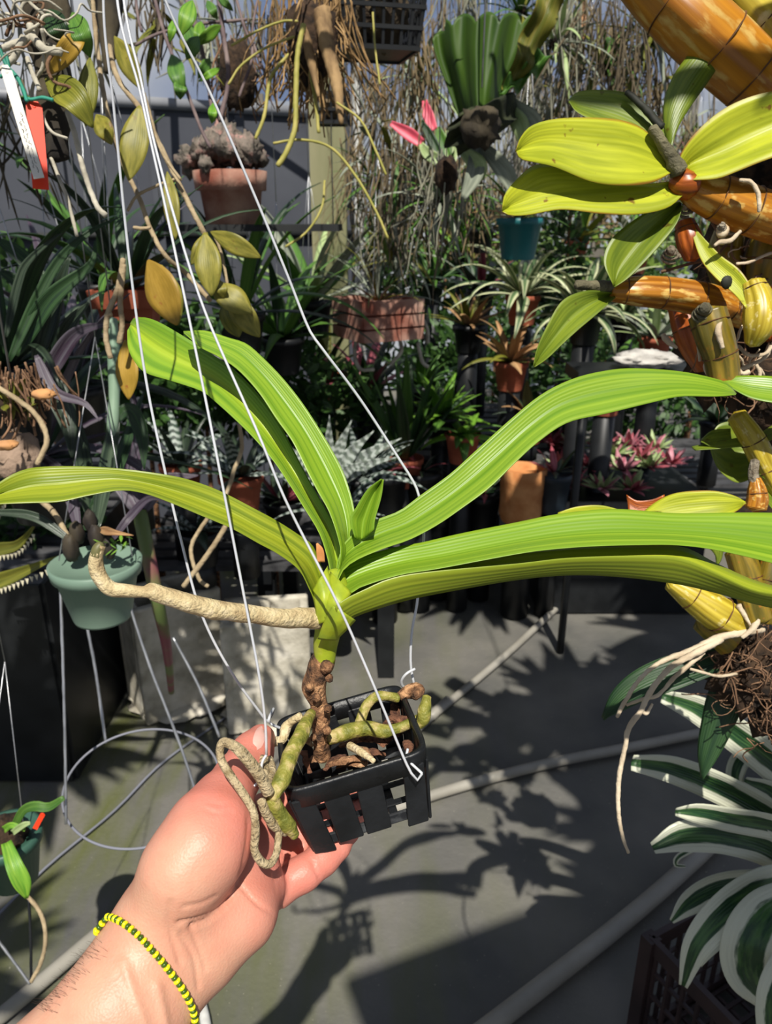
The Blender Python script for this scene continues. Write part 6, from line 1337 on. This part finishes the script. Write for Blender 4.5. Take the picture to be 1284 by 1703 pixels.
# ---------------- hanging moss and epiphytes ----------------
def moss(label, x, y, Y, ln, n, spread, m, r=(.0012, .003), leafy=None):
    c = PY(x, y, Y); t = thing('hanging_moss', label, 'moss', c-Vector((0, 0, ln)), 'hanging air moss and root curtains'); b = MB()
    for k in range(n):
        p = c+Vector((random.gauss(0, spread), random.gauss(0, spread), random.uniform(-.04, .06)))
        tube(b, wander(p, ln*random.uniform(.45, 1.05), 6, .14, Vector((random.gauss(0, .1), random.gauss(0, .1), -1))), [random.uniform(*r)]*6+[.0006], 4, seg=12)
    tag(b.build('strands', m, t), kind='stuff')
    if leafy:
        for k in range(leafy[0]):
            put(leaf_tpl('s', .8, lance, leafy[1], .16), t, Vector((random.gauss(0, spread), random.gauss(0, spread), ln*random.uniform(.3, 1.0))), (0, random.uniform(-.9, .9), random.uniform(0, 6.3)), (random.uniform(.08, .18),)*3)
    tube(MB(), [c, (c.x, c.y, 2.54)], .0015, 5).build('hanging_wire', m_galv, t)
    return t
m_rtc = mat('air_moss_brown', (70, 62, 50), (110, 98, 76), 10, .95)
MS = [(700, 60, 2.6, .55, m_mosst), (600, 250, 3.2, .5, m_mosst), (640, 130, 2.9, .5, m_mosst), (680, 250, 2.6, .42, m_rtc), (730, 290, 2.2, .24, m_mossg), (760, 260, 2.6, .4, m_mosst), (655, 330, 2.8, .3, m_mossg), (920, 20, 3.0, .5, m_mossg), (960, -10, 3.2, .6, m_mosst), (990, 40, 3.4, .6, m_mosst), (1020, 0, 2.9, .5, m_rtc), (1050, 60, 3.1, .5, m_mosst), (1090, 120, 3.0, .42, m_mosst), (900, 130, 3.4, .45, m_mossg), (940, 180, 3.6, .4, m_mosst), (1010, 180, 3.6, .4, m_rtc), (880, 60, 3.8, .6, m_mosst), (1130, 180, 3.6, .4, m_mossg), (1180, 210, 3.4, .5, m_mosst), (780, -20, 3.2, .5, m_mossg), (740, 10, 3.6, .5, m_mosst), (1240, 260, 3.4, .5, m_rtc), (830, 250, 3.2, .35, m_mossg), (910, 250, 4.2, .4, m_rtc), (1070, 250, 4.2, .45, m_mossg), (580, 60, 3.4, .4, m_rtc), (455, 30, 2.4, .2, m_rtc), (250, -10, 1.9, .14, m_rtc), (120, 20, 1.5, .18, m_mossg), (20, 160, 1.7, .25, m_rtc), (345, 20, 2.4, .22, m_mossg)]
WH = ['beside the top centre basket', 'over the timber post', 'under the black net basket', 'left of the pink spikes', 'under the pink spikes', 'below the staghorn fern', 'above the terracotta planter', 'right of the staghorn fern top', 'over the top yellow leaves', 'in the upper right', 'dark and brown left of the amber cane', 'left of the amber cane', 'under the amber cane', 'right of the staghorn fern', 'above the green-yellow leaf fan', 'behind the leaf fan', 'far behind the staghorn fern', 'behind the upright olive leaf', 'right of the upright olive leaf', 'behind the staghorn fern top', 'left of the staghorn fern top', 'behind the right canes', 'below the staghorn fern right side', 'far back above the teal pot', 'far back behind the leaf fan', 'at the top of the timber post', 'small, left of the root bundle', 'small, at the top left wires', 'at the top left behind the slab mount', 'at the left edge behind the tags', 'small, behind the green twigs']
for i, (x, y, Y, ln, m_) in enumerate(MS):
    nm = {m_mossg.name: 'grey', m_mosst.name: 'tan', m_rtc.name: 'brown'}[m_.name]
    moss('%s strands hanging %s' % (nm, WH[i]), x, y, Y, ln, 44 if Y > 2 else 26, .05 if Y > 2 else .03, m_, leafy=(9, random.choice([m_gy, m_gr, m_ol, m_gr])) if i % 3 != 1 else None)
for k, (x, y, Y, ms, lab) in enumerate([(925, 70, 3.0, [m_gy, m_gw], 'pale grey air plant right of the staghorn fern'), (1005, 110, 3.1, [m_ol, m_gr], 'olive air plant over the leaf fan'), (905, 215, 3.4, [m_gy, m_gr], 'grey-green air plant under the staghorn fern arm'), (1085, 60, 3.0, [m_gy, m_ol], 'air plant left of the thick amber cane'), (965, 255, 3.8, [m_red, m_gr], 'reddish air plant far behind the leaf fan'), (735, 335, 2.5, [m_gy, m_gr], 'grey air plant below the pink spikes'), (690, 130, 3.0, [m_gy, m_gw], 'silvery air plant left of the staghorn fern'), (625, 300, 3.2, [m_gr, m_gy], 'green-grey air plant right of the white pipe'), (655, 420, 3.0, [m_gy, m_ol], 'wiry air plant above the terracotta planter'), (1050, 170, 3.5, [m_gr, m_dk], 'dark green air plant behind the upper leaves'), (865, 20, 3.2, [m_ol, m_gr], 'olive air plant behind the staghorn fern arm')]):
    c = PY(x, y, Y); t = rosette('air_plant', lab, 'air plant', c, 30, .24, .02, ms, (-50, 80), 1.0, kind='a', wig=.1)
    b = MB(); blob(b, c, .025, .4, 3, 16, k+60); b.build('root_ball', m_rm, t); tube(MB(), [c, (c.x, c.y, 2.54)], .0014, 5).build('hanging_wire', m_galv, t)
# small hanging pots among them
for lab, x, y, Y, m_, ms in (('small clay pot hanging high among the moss at right', 1000, 230, 4.4, m_terra, [m_ol, m_gr]), ('dark pot hanging high behind the teal pot', 800, 380, 3.6, m_black, [m_dk, m_gr]), ('grey pot hanging behind the pink spikes', 690, 290, 3.0, mat('grey_plastic', (108, 110, 110), (126, 128, 126), 8, .6), [m_gy, m_ol]), ('small dark pot hanging among the moss at far right', 1150, 280, 4.2, m_black, [m_red, m_gr]), ('hanging pot with green rosette over the white pipe', 640, 360, 3.8, m_black, [m_gr, m_br])):
    rosette('hanging_pot', lab, 'plant', PY(x, y, Y), 18, .22, .03, ms, (0, 80), 1.0, pot=(.06, .1, m_), hang=True)
# baskets added outside the view, overhead and behind, so their leaves throw dappled shade
OV = [(.82, .1, 2.15), (.95, -.35, 2.2), (1.2, .25, 2.15), (1.35, -.2, 2.2), (.8, .75, 2.1), (1.15, .8, 2.15), (1.6, .5, 2.1), (1.75, 1.0, 2.15), (.62, -.75, 2.25), (-.95, -.35, 2.15), (-1.3, .1, 2.2), (-1.0, .45, 2.15), (-1.55, .6, 2.2), (-.75, 1.05, 2.2), (-1.2, 1.25, 2.2), (.55, 1.45, 2.32), (1.3, 1.5, 2.3), (2.1, .2, 2.2), (.98, .4, 2.3), (.9, -.15, 2.05), (1.1, .05, 2.35), (1.3, 1.1, 2.3), (.75, .45, 2.4)]
OL = ['front right', 'rear right', 'right', 'far rear right', 'near right over the canes', 'right over the crate', 'far right', 'far right over the bench', 'behind right shoulder', 'behind left shoulder', 'left', 'near left', 'far left', 'left over the sage green pot', 'left over the black bench', 'over the aisle right', 'over the red bromeliads', 'outermost right', 'right, small high one', 'right, lowest one', 'right, highest one', 'right, over the floor pipe', 'right, beside the canes']
for i, (x, y, z) in enumerate(OV):
    rosette('added_shade_basket', 'leafy basket plant added overhead out of view to cast shade, %s' % OL[i], 'plant', (x, y, z), 44, .38, .085, [m_gr, m_dk], (-40, 60), .8, pot=(.09, .1, m_black), hang=True)
for o in list(bpy.data.objects):
    if '_o' in o: del o['_o']
